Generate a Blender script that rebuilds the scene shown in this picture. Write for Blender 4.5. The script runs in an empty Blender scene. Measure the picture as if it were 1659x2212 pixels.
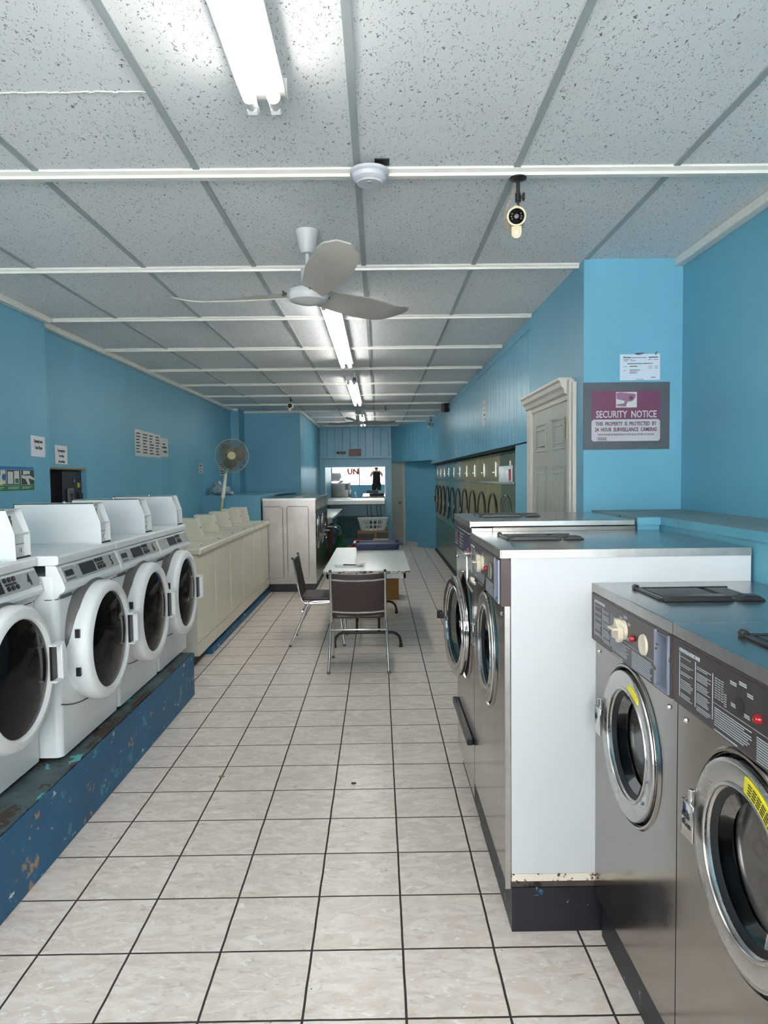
import bpy, bmesh, math, random
from mathutils import Vector, Matrix
R = math.radians
random.seed(4)
SC = bpy.context.scene
COL = SC.collection

# ---------------------------------------------------------------- camera
cam_d = bpy.data.cameras.new('camera')
cam = bpy.data.objects.new('camera', cam_d)
COL.objects.link(cam)
f, pit, yaw, rol = 1528.7, .05047, -.00738, -.01153
c, s = math.cos(yaw), math.sin(yaw); A_ = Matrix(((c, s, 0), (-s, c, 0), (0, 0, 1)))
c, s = math.cos(pit), math.sin(pit); B_ = Matrix(((1, 0, 0), (0, c, -s), (0, s, c)))
c, s = math.cos(rol), math.sin(rol); D_ = Matrix(((c, 0, s), (0, 1, 0), (-s, 0, c)))
M_ = D_ @ B_ @ A_
rx, ry, rz = M_[0], M_[1], M_[2]
cam.matrix_world = Matrix(((rx[0], rz[0], -ry[0], 0), (rx[1], rz[1], -ry[1], 0), (rx[2], rz[2], -ry[2], 1.62), (0, 0, 0, 1)))
cam_d.sensor_fit = 'HORIZONTAL'
cam_d.sensor_width = 36
cam_d.lens = 36 * f / 1659
cam_d.clip_start = .05
SC.camera = cam

# ---------------------------------------------------------------- light and exposure
SC.view_settings.view_transform = 'Standard'
SC.view_settings.look = 'None'
SC.view_settings.exposure = 1.3
SC.view_settings.gamma = 1
SC.view_settings.use_curve_mapping = False
SC.cycles.use_denoising = True
SC.cycles.max_bounces = 9
SC.cycles.diffuse_bounces = 6
SC.cycles.glossy_bounces = 6
SC.cycles.transmission_bounces = 8
SC.cycles.sample_clamp_indirect = 8
W = bpy.data.worlds.new('daylight'); SC.world = W; W.use_nodes = True
W.node_tree.nodes['Background'].inputs[0].default_value = (1, .985, .97, 1)
W.node_tree.nodes['Background'].inputs[1].default_value = 5.5
TUBE = 8.0
sun_d = bpy.data.lights.new('sun', 'SUN'); sun_d.energy = 45; sun_d.angle = R(1); sun_d.color = (1, .96, .9)
sun = bpy.data.objects.new('sun', sun_d); COL.objects.link(sun); sun.rotation_euler = (R(-38), R(12), 0)
pl = bpy.data.lights.new('window_portal', 'AREA'); pl.shape = 'RECTANGLE'; pl.size = 3.8; pl.size_y = 1.95
pl.cycles.is_portal = True
po = bpy.data.objects.new('window_portal', pl); COL.objects.link(po)
po.location = (-.35, -1.62, 1.72); po.rotation_euler = (R(90), 0, 0)

# ---------------------------------------------------------------- materials
def nt(name):
    m = bpy.data.materials.new(name); m.use_nodes = True
    t = m.node_tree; return m, t, t.nodes['Principled BSDF']
def node(t, kind, **kw):
    n = t.nodes.new(kind)
    for k, v in kw.items():
        if isinstance(k, str) and k.startswith('i'):
            n.inputs[int(k[1:])].default_value = v
        else: setattr(n, k, v)
    return n
def rgba(c): return (c[0], c[1], c[2], 1)
def S(r, g, b):
    def l(v):
        v /= 255.; return v / 12.92 if v < .04045 else ((v + .055) / 1.055) ** 2.4
    return (l(r), l(g), l(b))
def mixc(t, fac, a, b):
    n = t.nodes.new('ShaderNodeMix'); n.data_type = 'RGBA'
    t.links.new(fac, n.inputs[0])
    for i, v in ((6, a), (7, b)):
        if isinstance(v, tuple): n.inputs[i].default_value = rgba(v)
        else: t.links.new(v, n.inputs[i])
    return n.outputs[2]
def ramp(t, sock, lo, hi):
    n = t.nodes.new('ShaderNodeMapRange'); n.clamp = True
    t.links.new(sock, n.inputs[0]); n.inputs[1].default_value = lo; n.inputs[2].default_value = hi
    return n.outputs[0]
def coords(t, scale=(1, 1, 1)):
    c = t.nodes.new('ShaderNodeTexCoord'); m = t.nodes.new('ShaderNodeMapping')
    m.inputs[3].default_value = scale
    t.links.new(c.outputs['Object'], m.inputs[0]); return m.outputs[0]
def noise(t, co, sc, det=3, rough=.5, dist=0):
    n = t.nodes.new('ShaderNodeTexNoise'); n.inputs['Scale'].default_value = sc; n.inputs['Detail'].default_value = det
    n.inputs['Roughness'].default_value = rough; n.inputs['Distortion'].default_value = dist
    t.links.new(co, n.inputs['Vector']); return n.outputs[0]
def mat(name, col, rough=.5, metal=0., var=.0, vs=3., vstretch=(1, 1, 1), bump=0., bs=40., chips=None, spec=None, coat=0., rvar=0.):
    m, t, b = nt(name)
    b.inputs['Roughness'].default_value = rough; b.inputs['Metallic'].default_value = metal
    if spec is not None: b.inputs['Specular IOR Level'].default_value = spec
    b.inputs['Coat Weight'].default_value = coat
    col = tuple(col); cur = None
    if var:
        nn = ramp(t, noise(t, coords(t, vstretch), vs, 5, .6), .3, .7)
        cur = mixc(t, nn, tuple(v * (1 - var) for v in col), tuple(min(1, v * (1 + var)) for v in col))
    if chips:
        for (cc, lo, sc2, st) in chips:
            nn = ramp(t, noise(t, coords(t, st), sc2, 6, .65), lo, lo + .02)
            cur = mixc(t, nn, cur if cur is not None else col, tuple(cc))
    if cur is not None: t.links.new(cur, b.inputs['Base Color'])
    else: b.inputs['Base Color'].default_value = rgba(col)
    if rvar:
        nn = noise(t, coords(t, vstretch), vs * 1.7, 4, .6)
        mr = t.nodes.new('ShaderNodeMapRange'); t.links.new(nn, mr.inputs[0])
        mr.inputs[1].default_value = .3; mr.inputs[2].default_value = .7; mr.inputs[3].default_value = max(.02, rough - rvar); mr.inputs[4].default_value = rough + rvar
        t.links.new(mr.outputs[0], b.inputs['Roughness'])
    if bump:
        bn = t.nodes.new('ShaderNodeBump'); bn.inputs['Strength'].default_value = bump; bn.inputs['Distance'].default_value = .01
        t.links.new(noise(t, coords(t, vstretch), bs, 3), bn.inputs['Height']); t.links.new(bn.outputs[0], b.inputs['Normal'])
    return m
def emis(name, col, st):
    m, t, b = nt(name); b.inputs['Base Color'].default_value = rgba(col)
    b.inputs['Emission Color'].default_value = rgba(col); b.inputs['Emission Strength'].default_value = st
    return m
def glassmat(name, tint, fac, rough=.02, gl=1.):
    m = bpy.data.materials.new(name); m.use_nodes = True; t = m.node_tree; t.nodes.clear()
    o = t.nodes.new('ShaderNodeOutputMaterial'); x = t.nodes.new('ShaderNodeMixShader')
    a = t.nodes.new('ShaderNodeBsdfTransparent'); a.inputs[0].default_value = rgba(tint)
    g = t.nodes.new('ShaderNodeBsdfGlossy'); g.inputs[1].default_value = rough; g.inputs[0].default_value = (gl, gl, gl, 1)
    fr = t.nodes.new('ShaderNodeFresnel'); fr.inputs[0].default_value = 1.45
    ad = t.nodes.new('ShaderNodeMath'); ad.operation = 'ADD'; ad.use_clamp = True; ad.inputs[1].default_value = fac
    t.links.new(fr.outputs[0], ad.inputs[0]); t.links.new(ad.outputs[0], x.inputs[0])
    t.links.new(a.outputs[0], x.inputs[1]); t.links.new(g.outputs[0], x.inputs[2]); t.links.new(x.outputs[0], o.inputs[0])
    return m

BLUE = S(104, 166, 190)
m_wall = mat('blue_wall_paint', BLUE, .42, var=.07, vs=1.2, vstretch=(1, 1, .5), bump=.05, bs=60, spec=.35,
             chips=[(S(70, 110, 125), .755, 7, (1, 1, 1))])
m_wall2 = mat('blue_panelling_paint', BLUE, .3, var=.05, vs=1.0, bump=.04, bs=50, spec=.45)
m_ledge = mat('worn_blue_ledge', S(92, 160, 182), .5, var=.12, vs=3, bump=.1, bs=30, chips=[(S(120, 135, 130), .66, 9, (1, 1, 1)), (S(70, 62, 52), .72, 14, (1, 1, 1))])
m_ledgetop = mat('grimy_ledge_top', S(118, 140, 142), .55, var=.15, vs=4, bump=.1, bs=30, chips=[(S(70, 62, 52), .68, 10, (3, .6, 1))])
m_plinth = mat('dark_blue_plinth_paint', S(18, 92, 132), .5, var=.16, vs=3, bump=.12, bs=25,
               chips=[(S(60, 140, 155), .625, 6, (1, 1, 1)), (S(165, 140, 110), .63, 9, (1, .8, 1)), (S(210, 220, 225), .65, 15, (1, .6, 1.3))])
m_plinthtop = mat('scuffed_plinth_top', S(70, 88, 92), .65, var=.4, vs=8, bump=.2, bs=30,
                  chips=[(S(55, 40, 28), .52, 7, (1, .5, 1)), (S(85, 175, 175), .62, 9, (1, .5, 1)), (S(215, 220, 220), .73, 14, (1, 1, 1))])
m_black = mat('black_plastic', (.012, .012, .014), .35)
m_blackbase = mat('black_painted_base', S(26, 28, 36), .45, var=.2, vs=5, bump=.1, bs=30, chips=[(S(150, 155, 165), .635, 14, (1, 1, 1)), (S(40, 110, 165), .65, 6, (1, 1, 2))])
m_concrete = mat('grimy_concrete', S(78, 70, 62), .8, var=.35, vs=12, bump=.3, bs=40, chips=[(S(30, 24, 20), .6, 8, (1, 1, 1))])
m_white = mat('white_enamel', S(222, 226, 228), .28, var=.02, vs=4, spec=.5)
m_whiteplastic = mat('white_plastic', S(226, 229, 230), .35, spec=.4)
m_whiteside = mat('aged_white_side', S(198, 201, 204), .4, var=.035, vs=3, vstretch=(1, 1, .4),
                  chips=[(S(190, 180, 160), .715, 22, (1, 1, .6)), (S(150, 110, 70), .765, 12, (1, 1, 1))])
m_rust = mat('rusty_edge', S(225, 215, 200), .6, var=.1, vs=8, chips=[(S(90, 55, 30), .56, 25, (1, 1, 1))])
m_cream = mat('cream_enamel', S(228, 221, 202), .32, var=.04, vs=2.5, vstretch=(1, 1, .3), bump=.02, bs=6, chips=[(S(120, 110, 95), .755, 20, (1, 1, 1))])
m_creamside = mat('speckled_cream_side', S(222, 219, 208), .5, var=.06, vs=6, chips=[(S(110, 95, 80), .665, 40, (1, 1, 1))])
m_steel = mat('stainless_steel', (.40, .385, .36), .2, 1, var=.06, vs=3, bump=.015, bs=5, rvar=.06)
m_steelwarm = mat('warm_stainless_front', (.36, .335, .31), .17, 1, var=.06, vs=2, bump=.02, bs=3, rvar=.05)
m_steeltop = mat('stainless_lid', (.47, .47, .465), .25, 1, var=.03, vs=4, rvar=.02)
m_steeledge = mat('brushed_steel_edge', (.44, .43, .42), .36, 1, var=.1, vs=20, chips=[(S(95, 60, 45), .72, 30, (1, 1, 1))])
m_steelside = mat('dented_steel_side', (.34, .31, .29), .36, 1, var=.14, vs=2.5, bump=.12, bs=3, rvar=.06)
m_chrome = mat('chrome', (.72, .71, .70), .09, 1)
m_ring = mat('satin_door_ring', (.58, .565, .55), .3, 1, var=.05, vs=12, rvar=.06)
m_darkrubber = mat('dark_rubber', (.01, .01, .011), .5)
m_drum = mat('drum_steel', (.055, .058, .055), .45, .4, var=.3, vs=9)
m_blackglass = mat('black_door_glass', (.004, .004, .005), .08, 0, spec=.14)
m_glass = glassmat('door_glass', (.35, .37, .36), .0, .08, .22)
m_winglass = glassmat('window_glass', (.97, .985, .98), .0)
m_brown = mat('brown_control_panel', S(72, 60, 58), .4, var=.05, vs=6, spec=.4)
m_brownface = mat('dark_brown_overlay', S(62, 54, 54), .3, spec=.4)
m_navy = mat('navy_overlay', S(28, 36, 78), .35)
m_print = mat('pale_print', S(178, 182, 188), .6)
m_dprint = mat('dark_print', S(52, 52, 58), .7)
m_creamknob = mat('cream_plastic', S(215, 203, 182), .45)
m_red = mat('red_lens', S(160, 20, 30), .15)
m_exit = mat('faded_red_letters', S(165, 66, 58), .5)
m_redmark = mat('red_plastic', S(190, 50, 50), .4)
m_greycoin = mat('galvanised_bay', S(140, 148, 165), .45, .3, var=.12, vs=14, chips=[(S(95, 80, 70), .6, 9, (1, 1, 1))])
m_silver = mat('silver_overlay', S(166, 169, 167), .5, .0, spec=.3)
m_screen = mat('dark_display', S(28, 36, 46), .5, spec=.2)
m_greyhouse = mat('dark_grey_housing', S(92, 92, 92), .4)
m_lampwhite = mat('white_lamp_housing', S(205, 205, 202), .4, var=.05, vs=10)
m_trim = mat('white_trim_paint', S(218, 217, 210), .3, var=.03, vs=20, chips=[(S(120, 85, 70), .765, 16, (1, 1, 1))])
m_tbar = mat('grey_ceiling_bar', S(158, 166, 168), .45)
m_doorpaint = mat('greige_door_paint', S(166, 170, 160), .42, var=.04, vs=2)
m_doorframe = mat('cream_door_frame', S(198, 194, 184), .4, var=.04, vs=6)
m_brass = mat('aged_brass', (.35, .25, .12), .35, 1)
m_paper = mat('white_paper', S(214, 217, 222), .8)
m_paperw = mat('greyish_laminated_paper', S(196, 199, 196), .35)
m_purple = mat('purple_print', S(108, 56, 88), .45)
m_ltpurple = mat('pale_purple_print', S(140, 100, 130), .45)
m_signw = mat('dull_white_print', S(182, 182, 190), .5)
m_tape = mat('grey_duct_tape', S(76, 84, 92), .45, var=.08, vs=14)
m_maroon = mat('maroon_print', S(92, 44, 66), .6)
m_beige = mat('beige_camera_shell', S(196, 184, 150), .45)
m_vinyl = mat('brown_vinyl', S(58, 44, 42), .38, var=.08, vs=6, bump=.05, bs=80)
m_table = mat('white_worn_laminate', S(222, 226, 220), .28, var=.02, vs=5, chips=[(S(120, 85, 60), .705, 13, (.5, 2.2, 1))])
m_tedge = mat('chipped_table_edge', S(196, 190, 180), .6, var=.2, vs=20, chips=[(S(70, 52, 40), .52, 18, (1, 1, 3))])
m_apron = mat('white_table_apron', S(214, 216, 218), .5, chips=[(S(100, 98, 96), .66, 12, (1, 1, 1))])
m_legblack = mat('black_steel_leg', (.018, .018, .02), .35, .2)
m_card = mat('brown_cardboard', S(150, 112, 66), .8, var=.08, vs=8)
m_cardlight = mat('pale_box_print', S(190, 180, 150), .8)
m_tub = mat('navy_plastic_tub', S(52, 60, 92), .35)
m_basket = mat('white_basket_plastic', S(200, 206, 204), .4)
m_greenbag = mat('green_bag_fabric', S(14, 82, 42), .5, var=.25, vs=6, bump=.4, bs=9)
m_redbag = mat('red_bag_fabric', S(150, 36, 22), .55, var=.2, vs=6, bump=.4, bs=9)
m_clearbag = mat('crumpled_clear_plastic', S(150, 165, 175), .2, var=.25, vs=14, bump=.6, bs=20)
m_radiator = mat('teal_radiator_paint', S(34, 80, 80), .4)
m_fanbeige = mat('yellowed_fan_plastic', S(198, 188, 140), .45)
m_fangrey = mat('dusty_fan_cage', S(128, 128, 118), .5)
m_fanblade = mat('smoky_fan_blade', S(112, 104, 90), .4)
m_fanmetal = mat('white_fan_enamel', S(188, 190, 192), .35, var=.06, vs=9, chips=[(S(120, 95, 75), .72, 12, (1, 1, 1))])
m_fanwing = mat('dusty_fan_wing', S(168, 166, 158), .45, var=.08, vs=5, chips=[(S(110, 88, 70), .74, 10, (1, 1, 1))])
m_detector = mat('grey_white_detector', S(186, 190, 198), .45)
m_olive = mat('olive_dryer_enamel', S(134, 134, 92), .45, .0, var=.08, vs=3)
m_green = mat('dark_green_dryer_enamel', S(66, 88, 66), .45, .0, var=.08, vs=3)
m_greyd = mat('grey_dryer_enamel', S(124, 140, 140), .45, .0, var=.08, vs=3)
m_turq = mat('turquoise_dryer_enamel', S(84, 142, 148), .45, .0, var=.08, vs=3)
m_lowdryer = mat('grey_green_lower_panel', S(104, 124, 112), .25, .35, var=.1, vs=2)
m_skin = mat('skin', S(205, 160, 135), .55)
m_hair = mat('dark_hair', S(30, 24, 20), .6)
m_shirt = mat('black_shirt_fabric', S(22, 22, 24), .8)
m_shorts = mat('black_shorts_fabric', S(26, 26, 30), .8)
m_shoe = mat('white_shoe', S(200, 200, 200), .6)
m_redpaint = mat('red_window_lettering', S(225, 40, 35), .5)
m_van = mat('white_car_paint', S(235, 238, 242), .25, coat=.5)
m_tire = mat('tire_rubber', (.02, .02, .02), .7)
m_street = mat('asphalt', S(165, 164, 162), .9, var=.1, vs=3)
m_sidewalk = mat('pale_sidewalk', S(208, 205, 200), .9, var=.06, vs=3)
m_mirror = mat('mirror_silvering', (.90, .92, .92), .0, 1)
m_poster_b = mat('blue_poster_print', S(22, 110, 170), .4)
m_poster_g = mat('green_poster_print', S(34, 120, 64), .4)
m_poster_y = mat('yellow_poster_print', S(218, 212, 120), .4)
m_poster_k = mat('dark_poster_print', S(62, 64, 68), .4)
m_yellow = mat('yellow_sticker', S(232, 215, 40), .45)
m_wood = mat('raw_wood_edge', S(150, 120, 75), .7, var=.2, vs=12)
m_tube = emis('lit_fluorescent_tube', (1, .98, .93), TUBE)
m_tubeend = mat('frosted_tube_end', S(195, 196, 196), .3)

def floor_material():
    m, t, b = nt('marbled_floor_tiles')
    co = t.nodes.new('ShaderNodeTexCoord').outputs['Object']
    sp = t.nodes.new('ShaderNodeSeparateXYZ'); t.links.new(co, sp.inputs[0])
    def M(op, a, b2=None, c2=None):
        n = t.nodes.new('ShaderNodeMath'); n.operation = op
        for i, v in enumerate((a, b2, c2)):
            if v is None: continue
            if isinstance(v, (int, float)): n.inputs[i].default_value = v
            else: t.links.new(v, n.inputs[i])
        return n.outputs[0]
    P = .31190
    wob = noise(t, co, 9, 2)
    wv = M('MULTIPLY', M('SUBTRACT', wob, .5), .004)
    gx = M('ABSOLUTE', M('SUBTRACT', M('FRACT', M('ADD', M('DIVIDE', M('ADD', M('SUBTRACT', sp.outputs[0], -1.4944), wv), P), 100.5)), .5))
    gy = M('ABSOLUTE', M('SUBTRACT', M('FRACT', M('ADD', M('DIVIDE', M('ADD', M('SUBTRACT', sp.outputs[1], 2.036), wv), P), 100.5)), .5))
    gm = M('MINIMUM', gx, gy)
    grout = ramp(t, gm, .0105, .014)
    ix = M('FLOOR', M('DIVIDE', M('SUBTRACT', sp.outputs[0], -1.4944), P)); iy = M('FLOOR', M('DIVIDE', M('SUBTRACT', sp.outputs[1], 2.036), P))
    cb = t.nodes.new('ShaderNodeCombineXYZ'); t.links.new(ix, cb.inputs[0]); t.links.new(iy, cb.inputs[1])
    wn = t.nodes.new('ShaderNodeTexWhiteNoise'); t.links.new(cb.outputs[0], wn.inputs[0])
    off = t.nodes.new('ShaderNodeVectorMath'); off.operation = 'MULTIPLY_ADD'
    t.links.new(wn.outputs['Color'], off.inputs[0]); off.inputs[1].default_value = (7, 7, 7); t.links.new(co, off.inputs[2])
    mp = t.nodes.new('ShaderNodeMapping'); mp.inputs[3].default_value = (1, 2.2, 1); mp.inputs[2].default_value = (0, 0, .35); t.links.new(off.outputs[0], mp.inputs[0])
    n1 = noise(t, mp.outputs[0], 6, 7, .62, 1.6)
    n2 = noise(t, mp.outputs[0], 16, 5, .6, 1.0)
    a = mixc(t, ramp(t, n1, .42, .6), S(226, 211, 200), S(241, 230, 222))
    a = mixc(t, ramp(t, n2, .56, .72), a, S(206, 189, 174))
    a = mixc(t, ramp(t, noise(t, mp.outputs[0], 11, 6, .6, 2.2), .60, .66), a, S(246, 243, 238))
    a = mixc(t, ramp(t, noise(t, co, 46, 2), .765, .775), a, S(90, 80, 70))
    col = mixc(t, grout, S(62, 55, 54), a)
    t.links.new(col, b.inputs['Base Color'])
    rr = t.nodes.new('ShaderNodeMapRange'); t.links.new(grout, rr.inputs[0]); rr.inputs[3].default_value = .85; rr.inputs[4].default_value = .3
    t.links.new(rr.outputs[0], b.inputs['Roughness'])
    b.inputs['Specular IOR Level'].default_value = .4
    bn = t.nodes.new('ShaderNodeBump'); bn.inputs['Strength'].default_value = .5; bn.inputs['Distance'].default_value = .002
    t.links.new(grout, bn.inputs['Height']); t.links.new(bn.outputs[0], b.inputs['Normal'])
    return m
def ceiling_material():
    m, t, b = nt('fissured_acoustic_tile')
    co = t.nodes.new('ShaderNodeTexCoord').outputs['Object']
    base = mixc(t, ramp(t, noise(t, co, .9, 3), .35, .65), S(216, 219, 222), S(226, 228, 229))
    mp = t.nodes.new('ShaderNodeMapping'); mp.inputs[3].default_value = (1.5, .8, 1); mp.inputs[2].default_value = (0, 0, .7); t.links.new(co, mp.inputs[0])
    fis = ramp(t, noise(t, mp.outputs[0], 85, 2, .5, 1.2), .635, .66)
    col = mixc(t, fis, base, S(128, 128, 130))
    for (x, y, r1, cc) in ((-1.66, 3.27, .10, S(172, 172, 152)), (-1.92, 3.98, .10, S(165, 162, 142)), (-1.75, 6.3, .16, S(150, 150, 145)), (.6, 2.74, .05, S(150, 110, 95))):
        d = t.nodes.new('ShaderNodeVectorMath'); d.operation = 'DISTANCE'; t.links.new(co, d.inputs[0]); d.inputs[1].default_value = (x, y, 0)
        ad = t.nodes.new('ShaderNodeMath'); ad.operation = 'MULTIPLY_ADD'; t.links.new(noise(t, co, 14, 3), ad.inputs[0]); ad.inputs[1].default_value = .12; t.links.new(d.outputs['Value'], ad.inputs[2])
        k = ramp(t, ad.outputs[0], r1 + .06, r1 + .03)
        col = mixc(t, k, col, cc)
    t.links.new(col, b.inputs['Base Color']); b.inputs['Roughness'].default_value = .9; b.inputs['Specular IOR Level'].default_value = .1
    bn = t.nodes.new('ShaderNodeBump'); bn.inputs['Strength'].default_value = .5; bn.inputs['Distance'].default_value = .004; bn.invert = True
    t.links.new(fis, bn.inputs['Height']); t.links.new(bn.outputs[0], b.inputs['Normal'])
    return m
m_floor = floor_material(); m_ceil = ceiling_material()

# ---------------------------------------------------------------- mesh builder
class MB:
    def __init__(s): s.v = []; s.f = []; s.sm = []
    def add(s, vs, fs, smooth=False, T=None):
        o = len(s.v)
        s.v += [tuple(T @ Vector(p)) if T else tuple(p) for p in vs]
        s.f += [tuple(o + i for i in f) for f in fs]; s.sm += [smooth] * len(fs); return s
    def box(s, x0, x1, y0, y1, z0, z1, T=None):
        if x0 > x1: x0, x1 = x1, x0
        if y0 > y1: y0, y1 = y1, y0
        if z0 > z1: z0, z1 = z1, z0
        return s.add([(x0, y0, z0), (x1, y0, z0), (x1, y1, z0), (x0, y1, z0), (x0, y0, z1), (x1, y0, z1), (x1, y1, z1), (x0, y1, z1)],
                     [(0, 3, 2, 1), (4, 5, 6, 7), (0, 1, 5, 4), (1, 2, 6, 5), (2, 3, 7, 6), (3, 0, 4, 7)], False, T)
    def prism(s, pts, axis, lo, hi, T=None, smooth=False):
        # pts 2d; axis 'x': pts=(y,z); 'y': (x,z); 'z': (x,y)
        def P(a, b, c): return {'x': (c, a, b), 'y': (a, c, b), 'z': (a, b, c)}[axis]
        n = len(pts); vs = [P(a, b, lo) for a, b in pts] + [P(a, b, hi) for a, b in pts]
        o = len(s.f)
        s.add(vs, [tuple(range(n)), tuple(range(2 * n - 1, n - 1, -1))], False, T)
        base = len(s.v) - 2 * n
        for i in range(n):
            j = (i + 1) % n; s.f.append((base + i, base + n + i, base + n + j, base + j)); s.sm.append(smooth)
        return s
    def lathe(s, prof, o=(0, 0, 0), ax=(0, 0, 1), n=40, T=None, smooth=True, closed=False):
        ax = Vector(ax).normalized(); u = ax.orthogonal().normalized(); w = ax.cross(u); o = Vector(o)
        vs = []; fs = []
        for r, h in prof:
            for i in range(n):
                a = 2 * math.pi * i / n
                vs.append(o + ax * h + (u * math.cos(a) + w * math.sin(a)) * max(r, 1e-5))
        m = len(prof)
        for k in range(m if closed else m - 1):
            k2 = (k + 1) % m
            for i in range(n):
                j = (i + 1) % n
                fs.append((k * n + i, k * n + j, k2 * n + j, k2 * n + i))
        return s.add(vs, fs, smooth, T)
    def cyl(s, p0, p1, r, r2=None, n=20, T=None):
        p0 = Vector(p0); p1 = Vector(p1); L = (p1 - p0).length
        r2 = r if r2 is None else r2
        return s.lathe([(0, 0), (r, 0), (r, 0), (r2, L), (r2, L), (0, L)], p0, p1 - p0, n, T)
    def tube(s, path, r, n=8, T=None, closed=False):
        P = [Vector(p) for p in path]; m = len(P); vs = []; fs = []; up = None
        for k in range(m):
            if closed: d = (P[(k + 1) % m] - P[k - 1]).normalized()
            else: d = (P[min(k + 1, m - 1)] - P[max(k - 1, 0)]).normalized()
            if up is None: up = d.orthogonal().normalized()
            up = (up - d * up.dot(d)).normalized(); w = d.cross(up)
            for i in range(n):
                a = 2 * math.pi * i / n; vs.append(P[k] + (up * math.cos(a) + w * math.sin(a)) * r)
        for k in range(m if closed else m - 1):
            k2 = (k + 1) % m
            for i in range(n):
                j = (i + 1) % n; fs.append((k * n + i, k * n + j, k2 * n + j, k2 * n + i))
        if not closed: fs += [tuple(range(n - 1, -1, -1)), tuple((m - 1) * n + i for i in range(n))]
        return s.add(vs, fs, True, T)
    def holeplate(s, x0, x1, z0, z1, cx, cz, r, y, n=48, T=None):
        angs = [2 * math.pi * i / n for i in range(n)] + [math.atan2(zz - cz, xx - cx) % (2 * math.pi) for xx in (x0, x1) for zz in (z0, z1)]
        angs = sorted(angs); vs = []
        for a in angs:
            ca, sa = math.cos(a), math.sin(a)
            tx = ((x1 if ca > 0 else x0) - cx) / ca if abs(ca) > 1e-9 else 1e9
            tz = ((z1 if sa > 0 else z0) - cz) / sa if abs(sa) > 1e-9 else 1e9
            k = min(tx, tz); vs += [(cx + r * ca, y, cz + r * sa), (cx + k * ca, y, cz + k * sa)]
        m = len(angs)
        return s.add(vs, [(2 * i, 2 * i + 1, 2 * ((i + 1) % m) + 1, 2 * ((i + 1) % m)) for i in range(m)], False, T)
    def ico(s, c, r, sub=2, sc=(1, 1, 1), T=None, jit=0):
        bm = bmesh.new(); bmesh.ops.create_icosphere(bm, subdivisions=sub, radius=1)
        vs = []
        for v in bm.verts:
            k = 1 + random.uniform(-jit, jit)
            vs.append((c[0] + v.co.x * r * sc[0] * k, c[1] + v.co.y * r * sc[1] * k, c[2] + v.co.z * r * sc[2] * k))
        fs = [tuple(v.index for v in f.verts) for f in bm.faces]; bm.free()
        return s.add(vs, fs, True, T)
    def build(s, name, m, parent=None, bevel=0., seg=2, loc=None):
        me = bpy.data.meshes.new(name); me.from_pydata([tuple(v) for v in s.v], [], s.f); me.materials.append(m)
        bm = bmesh.new(); bm.from_mesh(me); bmesh.ops.remove_doubles(bm, verts=bm.verts, dist=1e-6)
        bmesh.ops.recalc_face_normals(bm, faces=bm.faces)
        anys = any(s.sm)
        if anys:
            for fc in bm.faces: fc.smooth = True
            for e in bm.edges:
                if len(e.link_faces) == 2 and e.calc_face_angle(0) > R(38): e.smooth = False
        bm.to_mesh(me); bm.free(); me.update()
        o = bpy.data.objects.new(name, me); COL.objects.link(o)
        if parent is not None: o.parent = parent
        if loc: o.location = loc
        if bevel:
            b = o.modifiers.new('bevel', 'BEVEL'); b.width = bevel; b.segments = seg; b.limit_method = 'ANGLE'; b.angle_limit = R(40)
        return o
def thing(name, label, cat, loc=(0, 0, 0), rz=0., group=None):
    o = bpy.data.objects.new(name, None); o.empty_display_size = .1; COL.objects.link(o)
    o.location = loc; o.rotation_euler = (0, 0, rz); o['label'] = label; o['category'] = cat
    if group: o['group'] = group
    return o
def tag(o, label, cat, group=None):
    o['label'] = label; o['category'] = cat
    if group: o['group'] = group
    return o
def struct(o, label=None):
    o['kind'] = 'structure'
    if label: o['label'] = label
    return o
def bx(name, m, x0, x1, y0, y1, z0, z1, parent=None, bevel=0.): return MB().box(x0, x1, y0, y1, z0, z1).build(name, m, parent, bevel)
def dup(o, parent=None):
    c = o.copy(); COL.objects.link(c)
    if parent is not None: c.parent = parent
    for ch in [k for k in bpy.data.objects if k.parent == o]: dup(ch, c)
    return c
def text(name, body, size, m, parent, loc, sx=1., ext=.0008, align='LEFT', rot=(90, 0, 0), bold=0.):
    cu = bpy.data.curves.new(name, 'FONT'); cu.body = body; cu.size = size; cu.extrude = ext; cu.align_x = align; cu.offset = bold; cu.resolution_u = 2
    t = bpy.data.objects.new(name + '_curve', cu); COL.objects.link(t)
    me = bpy.data.meshes.new_from_object(t); bpy.data.objects.remove(t); bpy.data.curves.remove(cu)
    me.materials.clear(); me.materials.append(m)
    me.transform(Matrix.Translation(loc) @ Matrix.Rotation(R(rot[2]), 4, 'Z') @ Matrix.Rotation(R(rot[0]), 4, 'X') @ Matrix.Diagonal((sx, 1, 1, 1)))
    o = bpy.data.objects.new(name, me); COL.objects.link(o); o.parent = parent
    return o
def arc(cx, cy, r, a0, a1, n): return [(cx + r * math.cos(R(a0 + (a1 - a0) * i / n)), cy + r * math.sin(R(a0 + (a1 - a0) * i / n))) for i in range(n + 1)]
def lines(mb, x0, x1, z0, z1, n, th, y, ragged=.3, gapx=0):
    for i in range(n):
        z = z1 - (z1 - z0) * (i + .5) / n
        xe = x1 - random.random() * ragged * (x1 - x0)
        mb.box(x0, xe, y - .0006, y + .0004, z - th / 2, z + th / 2)
    return mb

# ================================================================ THE SETTING
CH = 2.795
struct(bx('floor', m_floor, -2.9, 2.2, -1.75, 17.6, -.1, 0))
struct(bx('ceiling', m_ceil, -2.9, 2.2, -1.75, 17.6, CH, CH + .1))
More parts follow.
